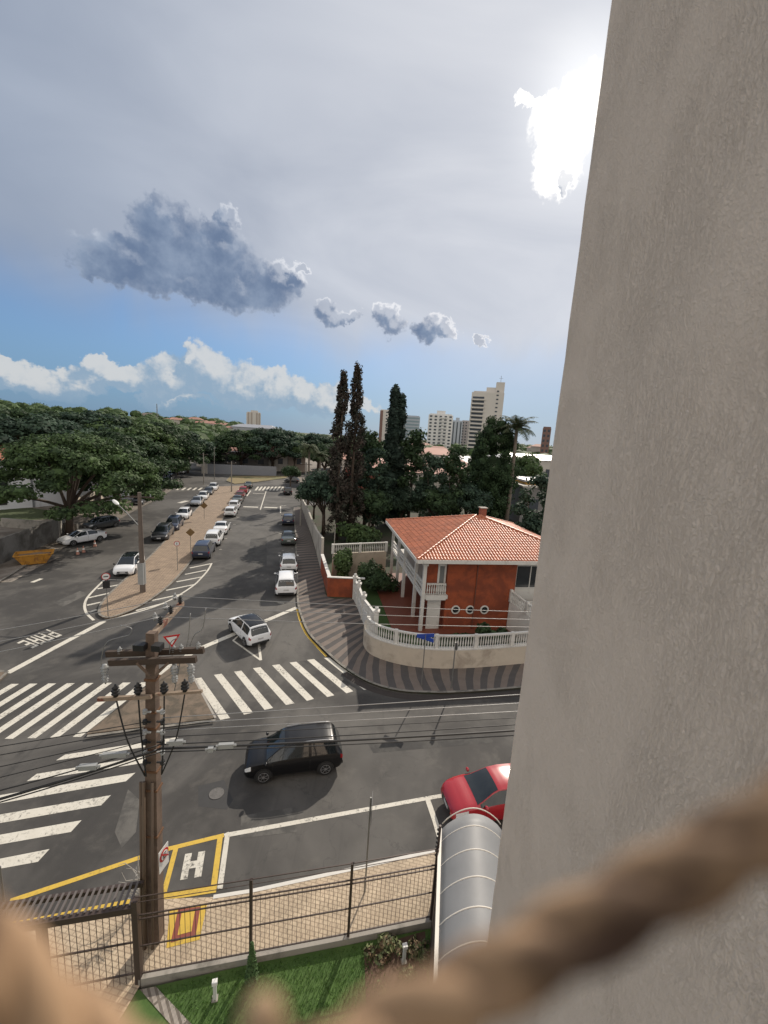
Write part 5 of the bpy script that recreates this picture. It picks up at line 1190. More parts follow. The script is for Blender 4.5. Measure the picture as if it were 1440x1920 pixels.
# ------------------------------------------------------------------ skip, cones, left walls, left building
sb_ = G(66, 1056); sk = thing('rubbish_skip', sb_, R(35), 'open yellow-orange rubbish skip on the left kerb', 'skip'); M_sk = mat('skip_yellow', (.42, .20, .025), .6, var=.3, vs=2, c2=(.20, .09, .03), c2s=1.5, c2t=(.5, .7))
w0, w1, l0, l1, hs = .65, .8, .85, 1.4, 1.0; vs = [(-l0, -w0, .1), (l0, -w0, .1), (l0, w0, .1), (-l0, w0, .1), (-l1, -w1, hs), (l1, -w1, hs), (l1, w1, hs), (-l1, w1, hs)]
mb = MB(); mb.add(vs, [(3, 2, 1, 0), (0, 1, 5, 4), (1, 2, 6, 5), (2, 3, 7, 6), (3, 0, 4, 7)]); o = mb.build('shell', M_sk, sk); md = o.modifiers.new('thick', 'SOLIDIFY'); md.thickness = .05
mb = MB(); 
for i in range(4): a, b = Vector(vs[4 + i]), Vector(vs[4 + (i + 1) % 4]); mb.beam(a, b, .1, .09)
mb.build('rim', M_sk, sk)
for sy in (-1, 1):
    mb = MB()
    for k in (-.6, 0, .6): mb.beam((k, sy * (w0 + .02), .12), (k * 1.3, sy * (w1 + .03), hs), .09, .05)
    mb.build('rib', M_sk, sk)
mb = MB(); mb.box((0, 0, .72), (2.3, 1.3, .2)); mb.sphere((.2, 0, .8), (.8, .5, .22), 10, 6); mb.build('rubble', mat('rubble', (.17, .12, .08), .95, var=.5, vs=8), sk)
for i, (x, y) in enumerate(((146, 1040), (157, 1036), (178, 1025))):
    o = thing('traffic_cone', G(x, y), 0, ['traffic cone nearest the skip, left of a pair', 'traffic cone right of the pair beside the white saloon', 'traffic cone under the rear of the white saloon'][i], 'traffic cone', 'faded cones beside the white saloon')
    mb = MB(); mb.lathe([(.17, .03), (.12, .25), (.05, .62), (.03, .72)], (0, 0, 0), 10); cb_ = mb.build('cone', mat('cone_orange', (.38, .19, .14), .6), o, smooth=True, sharp=40)
    mb = MB(); mb.box((0, 0, .02), (.4, .4, .04)); mb.build('base', M_blk, o); mb = MB(); mb.lathe([(.113, .33), (.083, .46)], (0, 0, 0), 10); mb.build('band', M_sw, cb_)
M_gw = mat('grey_wall', (.17, .165, .155), .9, var=.25, vs=.7, c2=(.085, .08, .072), c2s=.6, c2t=(.42, .66))
lw = thing('perimeter_wall', G(110, 1012), 0, 'stained grey concrete perimeter wall on the far left behind the skip', 'wall')
a, b = Vector((0, 0, 0)), G(-40, 1078) - lw.location; mb = MB(); hw = 2.45; mb.beam(a + Vector((0, 0, hw / 2)), b + Vector((0, 0, hw / 2)), .2, hw); mb.build('wall', M_gw, lw)
c = G(126, 985) - lw.location; mb = MB(); mb.beam(a + Vector((0, 0, hw / 2)), Vector((c.x, c.y, hw / 2)), .2, hw - .004); mb.build('side_wall', mat('pale_wall', (.36, .34, .30), .9, var=.2, vs=.6), lw)
mb = MB(); b2 = G(-40, 1000) - lw.location; mb.beam(Vector((0, 3.0, .6)), b2 + Vector((0, 3, .6)), .25, 1.2); mb.build('inner_wall', M_conc, lw)
lbx = thing('church_building', G(60, 953), 0, 'white building with tall dark windows and red tiled roof at the left edge', 'building')
ori = lbx.location; e1 = (G(150, 945) - G(-40, 960)); e1.z = 0; e1.normalize(); e2 = Vector((-e1.y, e1.x, 0)); 
if e2.y < 0: e2 = -e2
LM = Matrix(((e1.x, e2.x, 0, 0), (e1.y, e2.y, 0, 0), (0, 0, 1, 0), (0, 0, 0, 1)))
M_lb = mat('left_white', (.74, .75, .78), .85, var=.15, vs=.6)
mb = MB(); mb.box((-14, 6, 3.6), (30, 12, 7.2), M=LM); mb.box((9, 6, 2.6), (17, 11.8, 5.2), M=LM); mb.build('wall', M_lb, lbx)
mb = MB()
def gable(mb, x0, x1, y0, y1, z, h, M):
    vs = [(x0, y0, z), (x1, y0, z), (x1, y1, z), (x0, y1, z), (x0, (y0 + y1) / 2, z + h), (x1 - 2.5, (y0 + y1) / 2, z + h)]; mb.add([M @ Vector(v) for v in vs], [(0, 1, 5, 4), (1, 2, 5), (2, 3, 4, 5), (3, 0, 4), (3, 2, 1, 0)])
gable(mb, -29.6, 1.6, -.6, 12.6, 7.2, 2.4, LM); gable(mb, 1.2, 18, -.5, 12.4, 5.2, 1.8, LM); mb.build('roof', mat('left_roof', (.34, .13, .08), .8, var=.3, vs=1), lbx)
for x in (-22, -15.5, -3.2, 4.3, 9.5):
    mb = MB(); mb.box((x, -.03, 4.1), (1.5, .08, 2.6), M=LM); mb.build('window', M_glass, lbx)
for x in (-18, -3.2, 5.2, 9.9): mb = MB(); mb.box((x, -.03, 1.2), (.9, .08, .8), M=LM); mb.build('low_window', M_dark, lbx)
for x in (-11.5, -6.6, .2): mb = MB(); mb.box((x, -.08, 3.1), (.22, .16, 6.2), M=LM); mb.build('pilaster', mat('pilaster_grey', (.20, .21, .22), .8), lbx)
gtr = thing('street_wall', G(146, 968), 0, 'pale street wall with dark gates behind the umbrella tree trunk', 'wall'); b = G(240, 925) - gtr.location
mb = MB(); mb.beam(Vector((0, 0, 1.3)), b + Vector((0, 0, 1.3)), .22, 2.6); mb.build('wall', M_cream, gtr); nn = b.normalized(); sd = Vector((nn.y, -nn.x, 0))
for t in (1.5, 6.0): mb = MB(); mb.beam(nn * t + sd * .13 + Vector((0, 0, 1.1)), nn * (t + 2.4) + sd * .13 + Vector((0, 0, 1.1)), .06, 2.2); mb.build('gate', M_iron, gtr)
# ------------------------------------------------------------------ trees
def leafm(name, c, c2, isl=.4, tr=.22, c2s=.5): return mat(name, c, .75, var=.25, vs=.4, c2=c2, c2s=c2s, c2t=(.42, .62), island=isl, trans=tr, spec=.25)
M_l1 = leafm('leaf_umbrella', (0.074, 0.119, 0.043), (0.046, 0.076, 0.034)); M_l2 = leafm('leaf_dark', (0.049, 0.084, 0.036), (0.030, 0.054, 0.027)); M_l3 = leafm('leaf_mid', (0.081, 0.128, 0.046), (0.049, 0.081, 0.035))
M_l4 = leafm('leaf_blue', (0.054, 0.089, 0.057), (0.035, 0.061, 0.043)); M_brn = leafm('leaf_brown', (.068, .054, .045), (.042, .046, .034), c2s=.9); M_cyp = leafm('leaf_cypress', (0.038, 0.061, 0.046), (0.024, 0.041, 0.032)); M_palm = leafm('palm_leaf', (0.068, 0.097, 0.051), (0.101, 0.105, 0.054), .3, .2, 2)
M_bark = mat('bark', (.075, .055, .042), .95, var=.35, vs=3, bump=.5, bs=12); M_pbark = mat('palm_bark', (.20, .165, .135), .95, var=.3, vs=3)
def umbrella(seed, W_=9.0, H_=12.0, nl=64, per=170, leaf=.42, low=.40):
    rg = np.random.default_rng(seed); lobes = []
    for i in range(nl):
        r = W_ * math.sqrt(rg.random()) ; a = rg.random() * 6.283
        top = H_ * (low + (1 - low) * math.sqrt(max(0, 1 - (r / W_) ** 2))) - rg.random() ** 2 * H_ * .16
        s = rg.uniform(.8, 1.25); lobes.append((r * math.cos(a), r * math.sin(a), top - .7, 1.75 * s, 1.75 * s, .75 * s))
    return lobes
def limbs(mb, lobes, h0, n=9, r0=.42, seed=0):
    rg = np.random.default_rng(seed); mb.tube([(0, 0, -.2), (.05, .05, h0 * .5), (.1, 0, h0)], [r0 * 1.25, r0, r0 * .85], 9)
    idx = rg.choice(len(lobes), n, replace=False)
    for i in idx:
        L = lobes[i]; e = Vector(L[:3]); s = Vector((.1, 0, h0 * rg.uniform(.75, 1.0))); m1 = s.lerp(e, .45) + Vector((0, 0, .12 * e.length * .3)); mb.tube(smooth([s, m1, e], 4), [r0 * .55 - r0 * .45 * k / 8 for k in range(9)], 6)
TP = {}
def tree_proto(kind):
    if kind in TP: return TP[kind]
    if kind.startswith('umb'):
        sd = int(kind[3:]); W_ = {0: 9.5, 1: 8.5, 2: 8.0, 3: 9}[sd]; sh_ = 1.6 if sd == 0 else 0; lo = umbrella(11 + sd, W_, 12.0, {0: 100, 1: 74, 2: 68, 3: 80}[sd]); lo = [(L[0] + sh_,) + tuple(L[1:]) for L in lo]; cm_ = crown_mesh('crown', lo, 260 if sd == 0 else 150, .36 if sd == 0 else .48, .6, core=.6); mt = [M_l1, M_l2, M_l3, M_l4][sd]
        tm = MB(); limbs(tm, lo, 3.4, 12, .45, sd)
    elif kind.startswith('rnd'):
        sd = int(kind[3:]); rg = np.random.default_rng(50 + sd); lo = []
        for i in range(46):
            d = rg.normal(size=3); d /= np.linalg.norm(d); d[2] = abs(d[2]) * 1.0 - .25; r = rg.uniform(.55, .95); s = rg.uniform(.8, 1.3); lo.append((d[0] * 4.6 * r, d[1] * 4.6 * r, 7.4 + d[2] * 4.4 * r, 1.5 * s, 1.5 * s, 1.15 * s))
        cm_ = crown_mesh('crown', lo, 150, .42, .3, core=.62); mt = [M_l3, M_l2, M_l4][sd]; tm = MB(); limbs(tm, lo, 4.2, 8, .3, sd)
    elif kind == 'egg':
        lo = []; rg = np.random.default_rng(33)
        for i in range(120):
            z = 1.0 + 17.0 * rg.random(); w = 5.0 * math.sin(math.pi * min(1, (z + 3.2) / 22.5)) ** .75; a = rg.random() * 6.28; r = w * rg.uniform(.72, .98); s = rg.uniform(.8, 1.3)
            lo.append((math.cos(a) * r, math.sin(a) * r, z, 1.15 * s, 1.15 * s, .95 * s))
        lo.append((0, 0, 7.5, 4.6, 4.6, 7.6)); lo += [(3.9 * math.cos(k * 2.4), 3.9 * math.sin(k * 2.4), 2 + k * .28, 1.5, 1.5, 1.3) for k in range(34)]
        cm_ = crown_mesh('crown', lo, 240, .34, .3, core=.6); mt = M_l2; tm = MB(); tm.tube([(0, 0, -.2), (0, 0, 12)], [.4, .2], 8)
    elif kind == 'cyp':
        lo = []; rg = np.random.default_rng(9)
        for i in range(60):
            z = 1.2 + 18.6 * i / 59; w = (1.0 - .55 * (z / 20) ** 1.0) * 1.9 if z > 8 else 1.9; a = rg.random() * 6.28; w = min(w, 2.6 - z * .075)
            lo.append((math.cos(a) * w * .45, math.sin(a) * w * .45, z, w * .62, w * .62, 1.1))
        cm_ = crown_mesh('crown', lo, 170, .30, .5, 1.5, core=.8); mt = M_cyp; tm = MB(); tm.tube([(0, 0, -.2), (0, 0, 17)], [.3, .08], 8)
    elif kind.startswith('brn'):
        sd = int(kind[3:]); lo = []; rg = np.random.default_rng(20 + sd); Ht = 21.0
        for i in range(105):
            z = 1.5 + (Ht - 2.2) * (i / 104); f = z / Ht; w = 1.75 if f < .4 else 1.15 * (1 - ((f - .4) / .6) ** 1.7) + .22; a = rg.random() * 6.28; rr_ = w * rg.uniform(.35, .95); s = rg.uniform(.6, 1.0)
            lo.append((math.cos(a) * rr_, math.sin(a) * rr_, z, (.72 * s * (1.1 - .5 * f)), (.72 * s * (1.1 - .5 * f)), .9 * s))
        cm_ = crown_mesh('crown', lo, 75, .24, .4, 1.5, core=0, shell=.1); mt = M_brn; tm = MB(); tm.tube([(0, 0, -.2), (.1, 0, 8), (0, .1, 14), (0, 0, Ht - .5)], [.28, .2, .12, .03], 8)
        for i in range(0, 105, 3): L = lo[i]; tm.tube([(0, 0, L[2] - .8), L[:3]], [.05, .02], 4)
    elif kind.startswith('scr'):      # loose see-through garden tree
        sd = int(kind[3:]); rg = np.random.default_rng(70 + sd); lo = []
        for i in range(60):
            z = rg.uniform(2.0, 11.5); w = 2.6 * math.sin(min(1, (z / 12)) * 2.6 + .35); a = rg.random() * 6.28; r = abs(w) * rg.random() ** .5; s = rg.uniform(.6, 1.1); lo.append((math.cos(a) * r, math.sin(a) * r, z, .9 * s, .9 * s, .7 * s))
        cm_ = crown_mesh('crown', lo, 75, .36, .3, 1.2, core=0, shell=.2); mt = [M_l2, M_l4][sd]; tm = MB(); limbs(tm, lo, 4, 10, .2, sd)
    elif kind.startswith('palm'):
        sd = int(kind[4:]); rg = np.random.default_rng(90 + sd); Ht = 13.0; V = []
        for i in range(26):
            a = 2 * math.pi * i / 26 + rg.normal() * .12; up = rg.uniform(-.15, 1.25) + .25 * sd; Lf = rg.uniform(2.6, 3.5); prev = None; dirh = np.array([math.cos(a), math.sin(a), 0]); p = np.array([0, 0, Ht - .3]); ang = up; stp = Lf / 14
            for k in range(14):
                dv = dirh * math.cos(ang) + np.array([0, 0, math.sin(ang)]); q = p + dv * stp; ang -= .17 - .05 * sd; sdv = np.cross(dv, [0, 0, 1]); sdv /= np.linalg.norm(sdv) + 1e-9
                ll_ = .75 * math.sin(math.pi * min(1, (k + 1.5) / 15)) + .1
                V.append([p - sdv * .03, q - sdv * .03, q + sdv * .03, p + sdv * .03])
                for s_ in (-1, 1):
                    for w_ in (0, .5):
                        c_ = p + (q - p) * w_; tip = c_ + sdv * s_ * ll_ + dv * ll_ * .35 + np.array([0, 0, -ll_ * rg.uniform(.15, .6)]); V.append([c_, c_ + dv * .09, tip + dv * .02, tip])
                p = q
        cm_ = quads_mesh('crown', np.array(V)); mt = M_palm; tm = MB(); tm.tube([(0, 0, -.2), (.1, 0, 4), (.05, .1, 9), (0, 0, Ht)], [.32, .24, .21, .20], 10)
        t = bpy.data.objects.new('palm_tree', None); C.objects.link(t); link('crown', cm_, mt, t); tr = tm.build('trunk', M_pbark, t, smooth=True); TP[kind] = t; t['used'] = False; return t
    t = bpy.data.objects.new('tree', None); C.objects.link(t); link('crown', cm_, mt, t); tm.build('trunk', M_bark, t, smooth=True); TP[kind] = t; t['used'] = False; return t
NOMH = dict(umb=12.0, rnd=12.0, cyp=20.6, brn=21.2, scr=12.2, palm=15.0, egg=19.0)
def plant(kind, loc, H, label, cat='tree', group=None, rz=None, wk=1.0, name=None):
    pr = tree_proto(kind)
    if pr['used']: t = copy_tree(pr)
    else: t = pr; pr['used'] = True
    k = H / NOMH[kind.rstrip('0123456789')]; t.location = loc; t.scale = (k * wk, k * wk, k); t.rotation_euler = (0, 0, RNG.uniform(0, 6.28) if rz is None else rz); tag(t, label, cat)
    if group: t['group'] = group
    elif 'group' in t: del t['group']
    if name: t.name = name
    return t
def plant_px(kind, x, ytop, D, label, **k):
    P = AT(x, 850, D); g = ground_h(P.x, P.y); P.z = g; H = HG(P, ytop) - g; return plant(kind, P, H, label, **k)
gT = 'spreading trees left of the avenue'
plant('umb0', G(131, 1003, .12), 12.0, 'big umbrella-shaped tree with forked trunk beside the white saloon', name='umbrella_tree', rz=0, wk=.86)
plant_px('umb1', 216, 806, 74, 'second wide umbrella tree along the left kerb by the lamp head', group=gT, wk=.95)
left_tr = [('umb2', -30, 776, 104, 'spreading tree crown at the very left edge above the red roof'), ('umb3', 62, 774, 92, 'spreading crown directly behind the big umbrella tree, left half'), ('rnd1', 38, 752, 150, 'small round tree standing highest on the left skyline'),
 ('umb1', 120, 770, 112, 'broad crown on the skyline above the big umbrella tree'), ('rnd1', 0, 764, 120, 'dense crown on the skyline by the left picture edge'), ('umb3', 178, 768, 108, 'wide crown on the skyline left of the pale tower block'), ('rnd0', 92, 764, 150, 'round crown beside the pale roofs on the left skyline'),
 ('umb2', 238, 782, 104, 'deep green crown below the skyline left of the radio mast'), ('umb1', 292, 790, 112, 'broad crown under the radio mast'), ('rnd1', 262, 818, 96, 'dark dense tree over the parked cars'), ('umb3', 330, 802, 126, 'sloping crown right of the radio mast'),
 ('umb2', 300, 836, 108, 'low dark crown overhanging the far parked cars'), ('rnd1', 352, 826, 132, 'dark tree at the bend of the far left street'), ('umb1', 382, 834, 142, 'olive crown behind the far island pole'), ('rnd0', 160, 800, 88, 'mid-green crown between the two near umbrella trees'), ('umb2', 24, 806, 98, 'dark crown above the white building roof')]
for kd, x, y, D, l in left_tr: plant_px(kd, x, y, D, l, group=gT)
gF = 'trees beyond the far crossing'
for kd, x, y, D, l in [('umb1', 452, 806, 143, 'umbrella tree right before the grey far houses'), ('umb3', 512, 800, 144, 'broad tree shading the pale far house'), ('rnd0', 553, 822, 140, 'round street tree left of the drooping palm')]: plant_px(kd, x, y, D, l, group=gF)
for kd, x, y, D, l in [('umb2', 440, 806, 168, 'flat-topped umbrella tree beyond the grass island'), ('rnd1', 516, 797, 165, 'tall dark domed tree before the far houses, under the clouds'), ('rnd2', 482, 815, 190, 'dark crown between far tower and domed tree'), ('rnd0', 556, 815, 175, 'mid-green tree left of the far palm'), ('umb3', 598, 812, 150, 'broad tree filling the gap left of the brown conifers'), ('rnd1', 610, 822, 120, 'dark crown just left of the brown conifers'),
 ('rnd2', 410, 822, 190, 'distant crown over the far street corner'), ('rnd1', 546, 868, 104, 'small dark street tree beside the far zebra crossing'), ('rnd0', 640, 815, 160, 'tree behind the left brown conifer')]: plant_px(kd, x, y, D, l, group=gF)
plant('brn0', G(631, 1012, .12), 21.6, 'shorter left one of two reddish-brown tall conifers', group='two reddish-brown conifers', name='conifer')
plant('brn1', G(656, 1010, .12), 22.8, 'taller right one of two reddish-brown tall conifers', group='two reddish-brown conifers', name='conifer', wk=.9)
plant('cyp', G(731, 985, .12), 20.9, 'dark green columnar cypress left of the pale towers', name='cypress', wk=1.3)
plant('palm0', G(577, 945, .12), 12.6, 'feathery drooping palm beside the far right pavement', 'palm', name='palm_tree')
plant('palm1', G(598, 938, .12), 10.5, 'shorter palm right of the feathery drooping palm', 'palm', name='palm_tree')
plant('palm1', G(948, 985, .12), 19.0, 'tall palm with pale trunk rising beside the beige wall', 'palm', name='palm_tree', wk=1.0)
gG = 'trees crowding the garden behind the house'
plant('egg', G(912, 978, .12), 18.6, 'biggest dense dark tree hiding the base of the tallest tower', group=gG, wk=.82)
for kd, x, y, D, l in [('scr0', 690, 800, 62, 'loose small-leaved tree right of the brown conifers'), ('scr1', 706, 835, 58, 'thin see-through tree left of the cypress'), ('scr0', 775, 800, 64, 'airy tree right of the cypress before pink roofs'), ('scr1', 815, 850, 60, 'slim see-through tree before the pink roofs'), ('scr0', 855, 832, 62, 'airy tree left of the biggest dark tree'),
 ('rnd2', 612, 872, 56, 'dark bushy tree overhanging the white garden wall'), ('rnd1', 592, 900, 66, 'low dark tree over the garden wall, farther end'), ('rnd1', 700, 905, 56, 'dark low tree in the shade behind the courtyard wall'), ('rnd2', 760, 905, 62, 'shaded tree at the foot of the cypress'), ('rnd1', 830, 905, 60, 'dark undergrowth tree behind the roof ridge'), ('rnd2', 885, 900, 62, 'shadowy tree behind the chimney'),
 ('rnd0', 985, 842, 95, 'round tree beyond the tall palm against white roof'), ('rnd2', 1000, 860, 120, 'tree behind the yellow building'), ('scr1', 1018, 885, 48, 'dark twigs touching the beige wall edge'), ('rnd1', 660, 900, 60, 'dense dark tree at the feet of the brown conifers')]: plant_px(kd, x, y, D, l, group=gG)
# shrubs and garden plants
def shrub(loc, H, W_, label, m, per=240, leaf=.14, name='shrub', upd=.3, n=8, cat='shrub'):
    lo = [(RNG.normal() * W_ * .28, RNG.normal() * W_ * .28, H * RNG.uniform(.25, .75), W_ * .35, W_ * .35, H * .32) for _ in range(n)]
    me = crown_mesh('shrub', lo, per, leaf, upd, 1.3, core=.5); o = link(name, me, m); o.location = loc; return tag(o, label, cat)
shrub(G(640, 1090, .12), 2.9, 1.5, 'leafy garden shrub above the orange planter wall', M_l3, leaf=.22)
shrub(G(690, 1096, .12), 2.2, 1.6, 'dark bush behind the ball-topped posts', M_l2, leaf=.18)
shrub(G(712, 1110, .12), 1.9, 1.8, 'second dark bush next to the white veranda post', M_l2, leaf=.18)
shrub(G(672, 1025, .12), 3.0, 3.4, 'rounded mid-green shrub above the courtyard wall balustrade', M_l3, leaf=.28, per=300)
shrub(G(915, 1206, .13), 1.3, 1.1, 'spiky dark shrub between round windows and terrace', M_l2, leaf=.22)
shrub(G(748, 1205, .13), .8, 1.0, 'low green plant inside the curved balustrade', M_l3, leaf=.14)
shrub(G(870, 1205, .13), .6, .8, 'low plant under the middle round window', M_l2, leaf=.14)
shrub(G(1010, 1100, .12) , 4.6, 2.4, 'leafy bush beside the white window at the beige wall edge', M_l3, leaf=.28)
lo = [(0, 0, .1 + .1 * i, .17 * (1 - i / 12), .17 * (1 - i / 12), .1) for i in range(11)]
o = link('conical_shrub', crown_mesh('shrub', lo, 160, .05, .5, 1.4, core=.8), mat('thuja', (.05, .10, .03), .8, island=.3, var=.2)); o.location = G(472, 1838, .1); tag(o, 'small conical evergreen by the fence post on the lawn', 'shrub')
# ------------------------------------------------------------------ far buildings
M_win = mat('far_window', (.06, .07, .085), .25); M_twr = mat('tower_beige', (.64, .60, .56), .85, var=.08, vs=.1); M_tw2 = mat('tower_white', (.72, .71, .70), .85, var=.08, vs=.1); M_tw3 = mat('tower_grey', (.40, .44, .49), .7, var=.1, vs=.1); M_tw4 = mat('tower_glass', (.22, .29, .33), .3, var=.1, vs=.2); M_brk = mat('tower_brick', (.22, .13, .11), .85, var=.1, vs=.1)
def tower(x0, x1, ytop, D, label, m, depth=14, rz=None, floors=None, cols=4, style='win', ybase=860, extra=None):
    a, b = AT(x0, ytop, D), AT(x1, ytop, D); ctr = (a + b) / 2; g = ground_h(ctr.x, ctr.y) - 1; W_ = (b - a).length; rz = math.atan2(b.y - a.y, b.x - a.x) if rz is None else rz
    t = thing('tower_block', (ctr.x, ctr.y, g), rz, label, 'tower block'); Hh = max(a.z, b.z) * .5 + min(a.z, b.z) * .5 - g
    mb = MB(); mb.box((0, depth / 2, Hh / 2), (W_, depth, Hh)); mb.box((0, depth / 2, Hh + .5), (W_ * .9, depth * .9, 1.0)); bd = mb.build('walls', m, t)
    fl_ = floors or int(Hh / 3.0); fh_ = Hh / fl_
    if style == 'win':
        cw_ = W_ / cols
        for f_ in range(max(0, fl_ - 13), fl_):
            for c_ in range(cols):
                mb = MB(); mb.box((-W_ / 2 + cw_ * (c_ + .5), -.03, fh_ * (f_ + .5)), (cw_ * .5, .08, fh_ * .48)); mb.build('window', M_win, t)
    if style == 'strip':
        for c_ in range(cols): mb = MB(); mb.box((-W_ / 2 + W_ / cols * (c_ + .5), -.04, Hh / 2), (W_ / cols * .36, .1, Hh * .96)); mb.build('window_strip', M_win, t)
    if style == 'glass':
        for f_ in range(max(0, fl_ - 12), fl_): mb = MB(); mb.box((0, -.04, fh_ * (f_ + .5)), (W_ * .94, .1, fh_ * .55)); mb.build('window_band', M_tw4, t)
    if extra: extra(t, W_, Hh, depth, fh_, fl_, m)
    return t
def balc(t, W_, H, dp, fh_, fl_, m):
    for f_ in range(max(0, fl_ - 15), fl_ - 1):
        mb = MB(); mb.box((-W_ * .28, -.9, fh_ * f_ + .5), (W_ * .40, 1.8, 1.1)); mb.build('balcony', m, t)
        mb = MB(); mb.box((-W_ * .28, -.06, fh_ * f_ + 2.1), (W_ * .36, .12, 1.6)); mb.build('window', M_win, t)
    for f_ in range(max(0, fl_ - 15), fl_ + 1): mb = MB(); mb.box((W_ * .30, -.05, fh_ * (f_ + .4)), (W_ * .07, .1, 1.1)); mb.build('window', M_win, t)
    mb = MB(); mb.box((W_ * .36, dp * .4, H + 4.5), (W_ * .26, dp * .5, 8)); mb.box((W_ * .10, dp * .5, H + 2.2), (W_ * .32, dp * .6, 4.4)); mb.build('roof_tank', m, t)
    mb = MB(); mb.tube([(W_ * .36, dp * .4, H + 8), (W_ * .36, dp * .4, H + 14)], .15, 5); mb.beam((W_ * .30, dp * .4, H + 12), (W_ * .42, dp * .4, H + 12), .15, .15); mb.build('antenna', M_steel, t)
def tank(t, W_, H, dp, fh_, fl_, m):
    mb = MB(); mb.box((0, dp * .4, H + 2), (W_ * .35, dp * .4, 4)); mb.build('roof_tank', m, t)
def bal2(t, W_, H, dp, fh_, fl_, m):
    tank(t, W_, H, dp, fh_, fl_, m)
    for f_ in range(max(0, fl_ - 12), fl_): mb = MB(); mb.box((W_ * .12, -.7, fh_ * f_ + .5), (W_ * .28, 1.4, 1.0)); mb.build('balcony', m, t)
tower(885, 946, 736, 350, 'tallest beige tower with curved stack of balconies right of the others', M_twr, 18, style='none', extra=balc)
tower(804, 850, 778, 400, 'white stepped tower in the middle of the skyline group', M_tw2, 16, cols=5, extra=bal2)
tower(848, 868, 790, 470, 'narrow grey tower behind the white stepped one', M_tw3, 14, cols=3, style='strip', extra=tank)
tower(866, 884, 790, 480, 'low brownish tower between narrow grey and tallest beige ones', mat('tower_brown', (.38, .35, .35), .8), 14, cols=3)
tower(713, 736, 770, 420, 'beige and brick tower just left of the cypress', M_twr, 14, style='none', extra=lambda t, W_, H, dp, a, b, m: (MB().box((-W_ * .38, -.1, H / 2), (W_ * .24, .2, H)).build('brick_strip', M_brk, t), [MB().box((W_ * .05, -.05, a * (k + .5)), (W_ * .12, .1, 1.2)).build('window', M_win, t) for k in range(b - 10, b)]))
tower(758, 788, 781, 430, 'blue-grey glass office block right of the cypress', M_tw3, 16, style='glass')
tower(1018, 1034, 803, 300, 'brown brick block peeking out at the beige wall edge', M_brk, 10, cols=2)
def twin(t, W_, H, dp, a, b, m):
    for c_ in (-.36, -.14, .22, .40): mb = MB(); mb.box((W_ * c_, -.2, H * .5), (W_ * .10, .4, H * 1.02)); mb.build('pilaster', mat('far_pilaster', (.42, .36, .32), .8), t)
    mb = MB(); mb.box((W_ * .05, dp * .3, H + 1.5), (W_ * .5, dp * .5, 3)); mb.build('roof_tank', m, t)
tower(462, 489, 774, 560, 'lone pale far tower standing left over the avenue', M_twr, 20, style='none', extra=twin)
tower(266, 289, 776, 620, 'pale flat-topped block on the left ridge beside the mast', mat('far_pink', (.42, .36, .33), .85), 14, style='none')
mst = AT(294, 757, 560); gg = ground_h(mst.x, mst.y); o = thing('radio_mast', (mst.x, mst.y, gg), 0, 'thin radio mast on the left ridge', 'mast'); mb = MB(); hh = mst.z - gg
for s_ in (-1, 1): mb.tube([(s_ * .9, 0, 0), (s_ * .12, 0, hh)], .22, 4)
for k in range(12): z = hh * k / 12; w = .9 - .78 * k / 12; mb.tube([(-w, 0, z), (w * .93, 0, z + hh / 12)], .12, 4)
mb.build('lattice', M_steel, o)
# houses
M_hw = mat('house_white', (.50, .47, .43), .85, var=.15, vs=.3); M_hr = mat('house_roof', (.33, .17, .13), .8, var=.25, vs=.4); M_hp = mat('house_pink_roof', (.45, .24, .19), .75, var=.25, vs=.4); M_hm = mat('metal_roof', (.36, .37, .40), .4, var=.1); M_hy = mat('house_yellow', (.50, .28, .06), .8, var=.15, vs=.4); M_hg = mat('house_grey', (.20, .19, .185), .85, var=.2, vs=.3)
def house_box(x, yb, D, w, d, h, rz, label, wall, roof, rh=1.8, wins=3, group=None, flat=False):
    P = AT(x, yb, D); g = ground_h(P.x, P.y); t = thing('house', (P.x, P.y, g), rz, label, 'house', group)
    mb = MB(); mb.box((0, 0, h / 2), (w, d, h)); mb.build('wall', wall, t); mb = MB()
    if flat: mb.box((0, 0, h + .15), (w + .4, d + .4, .3))
    else:
        x0, x1, y0, y1 = -w / 2 - .5, w / 2 + .5, -d / 2 - .5, d / 2 + .5; k = min(w, d) / 2
        mb.add([(x0, y0, h), (x1, y0, h), (x1, y1, h), (x0, y1, h), (x0 + k * .8, 0, h + rh), (x1 - k * .8, 0, h + rh)], [(0, 1, 5, 4), (1, 2, 5), (2, 3, 4, 5), (3, 0, 4), (3, 2, 1, 0)])
    mb.build('roof', roof, t)
    for i in range(wins): mb = MB(); mb.box((-w / 2 + w * (i + .5) / wins, -d / 2 - .02, h * .55), (w / wins * .35, .08, h * .3)); mb.build('window', M_win, t)
    return t
gH = 'houses beyond the far street'
for i, (x, D, w, h, wl, rf, l, fl_) in enumerate([(402, 158, 10, 3.6, M_hw, M_hm, 'low white house with bright flat roof at the far left bend', True), (428, 152, 13, 5.2, M_hg, M_hr, 'grey two-storey house behind the grass island', False), (462, 150, 15, 5.6, M_hg, M_hm, 'wide grey house with pale eaves at the street end', True), (500, 150, 14, 6.2, M_hw, M_hr, 'pale house with red roof under the domed tree', False), (536, 150, 13, 6.6, mat('house_tan', (.38, .31, .26), .85), M_hp, 'tan house with pinkish roof left of the far palm', False)]):
    house_box(x, 860, D, w, 9, h, R(14), l, wl, rf, group=gH, flat=fl_)
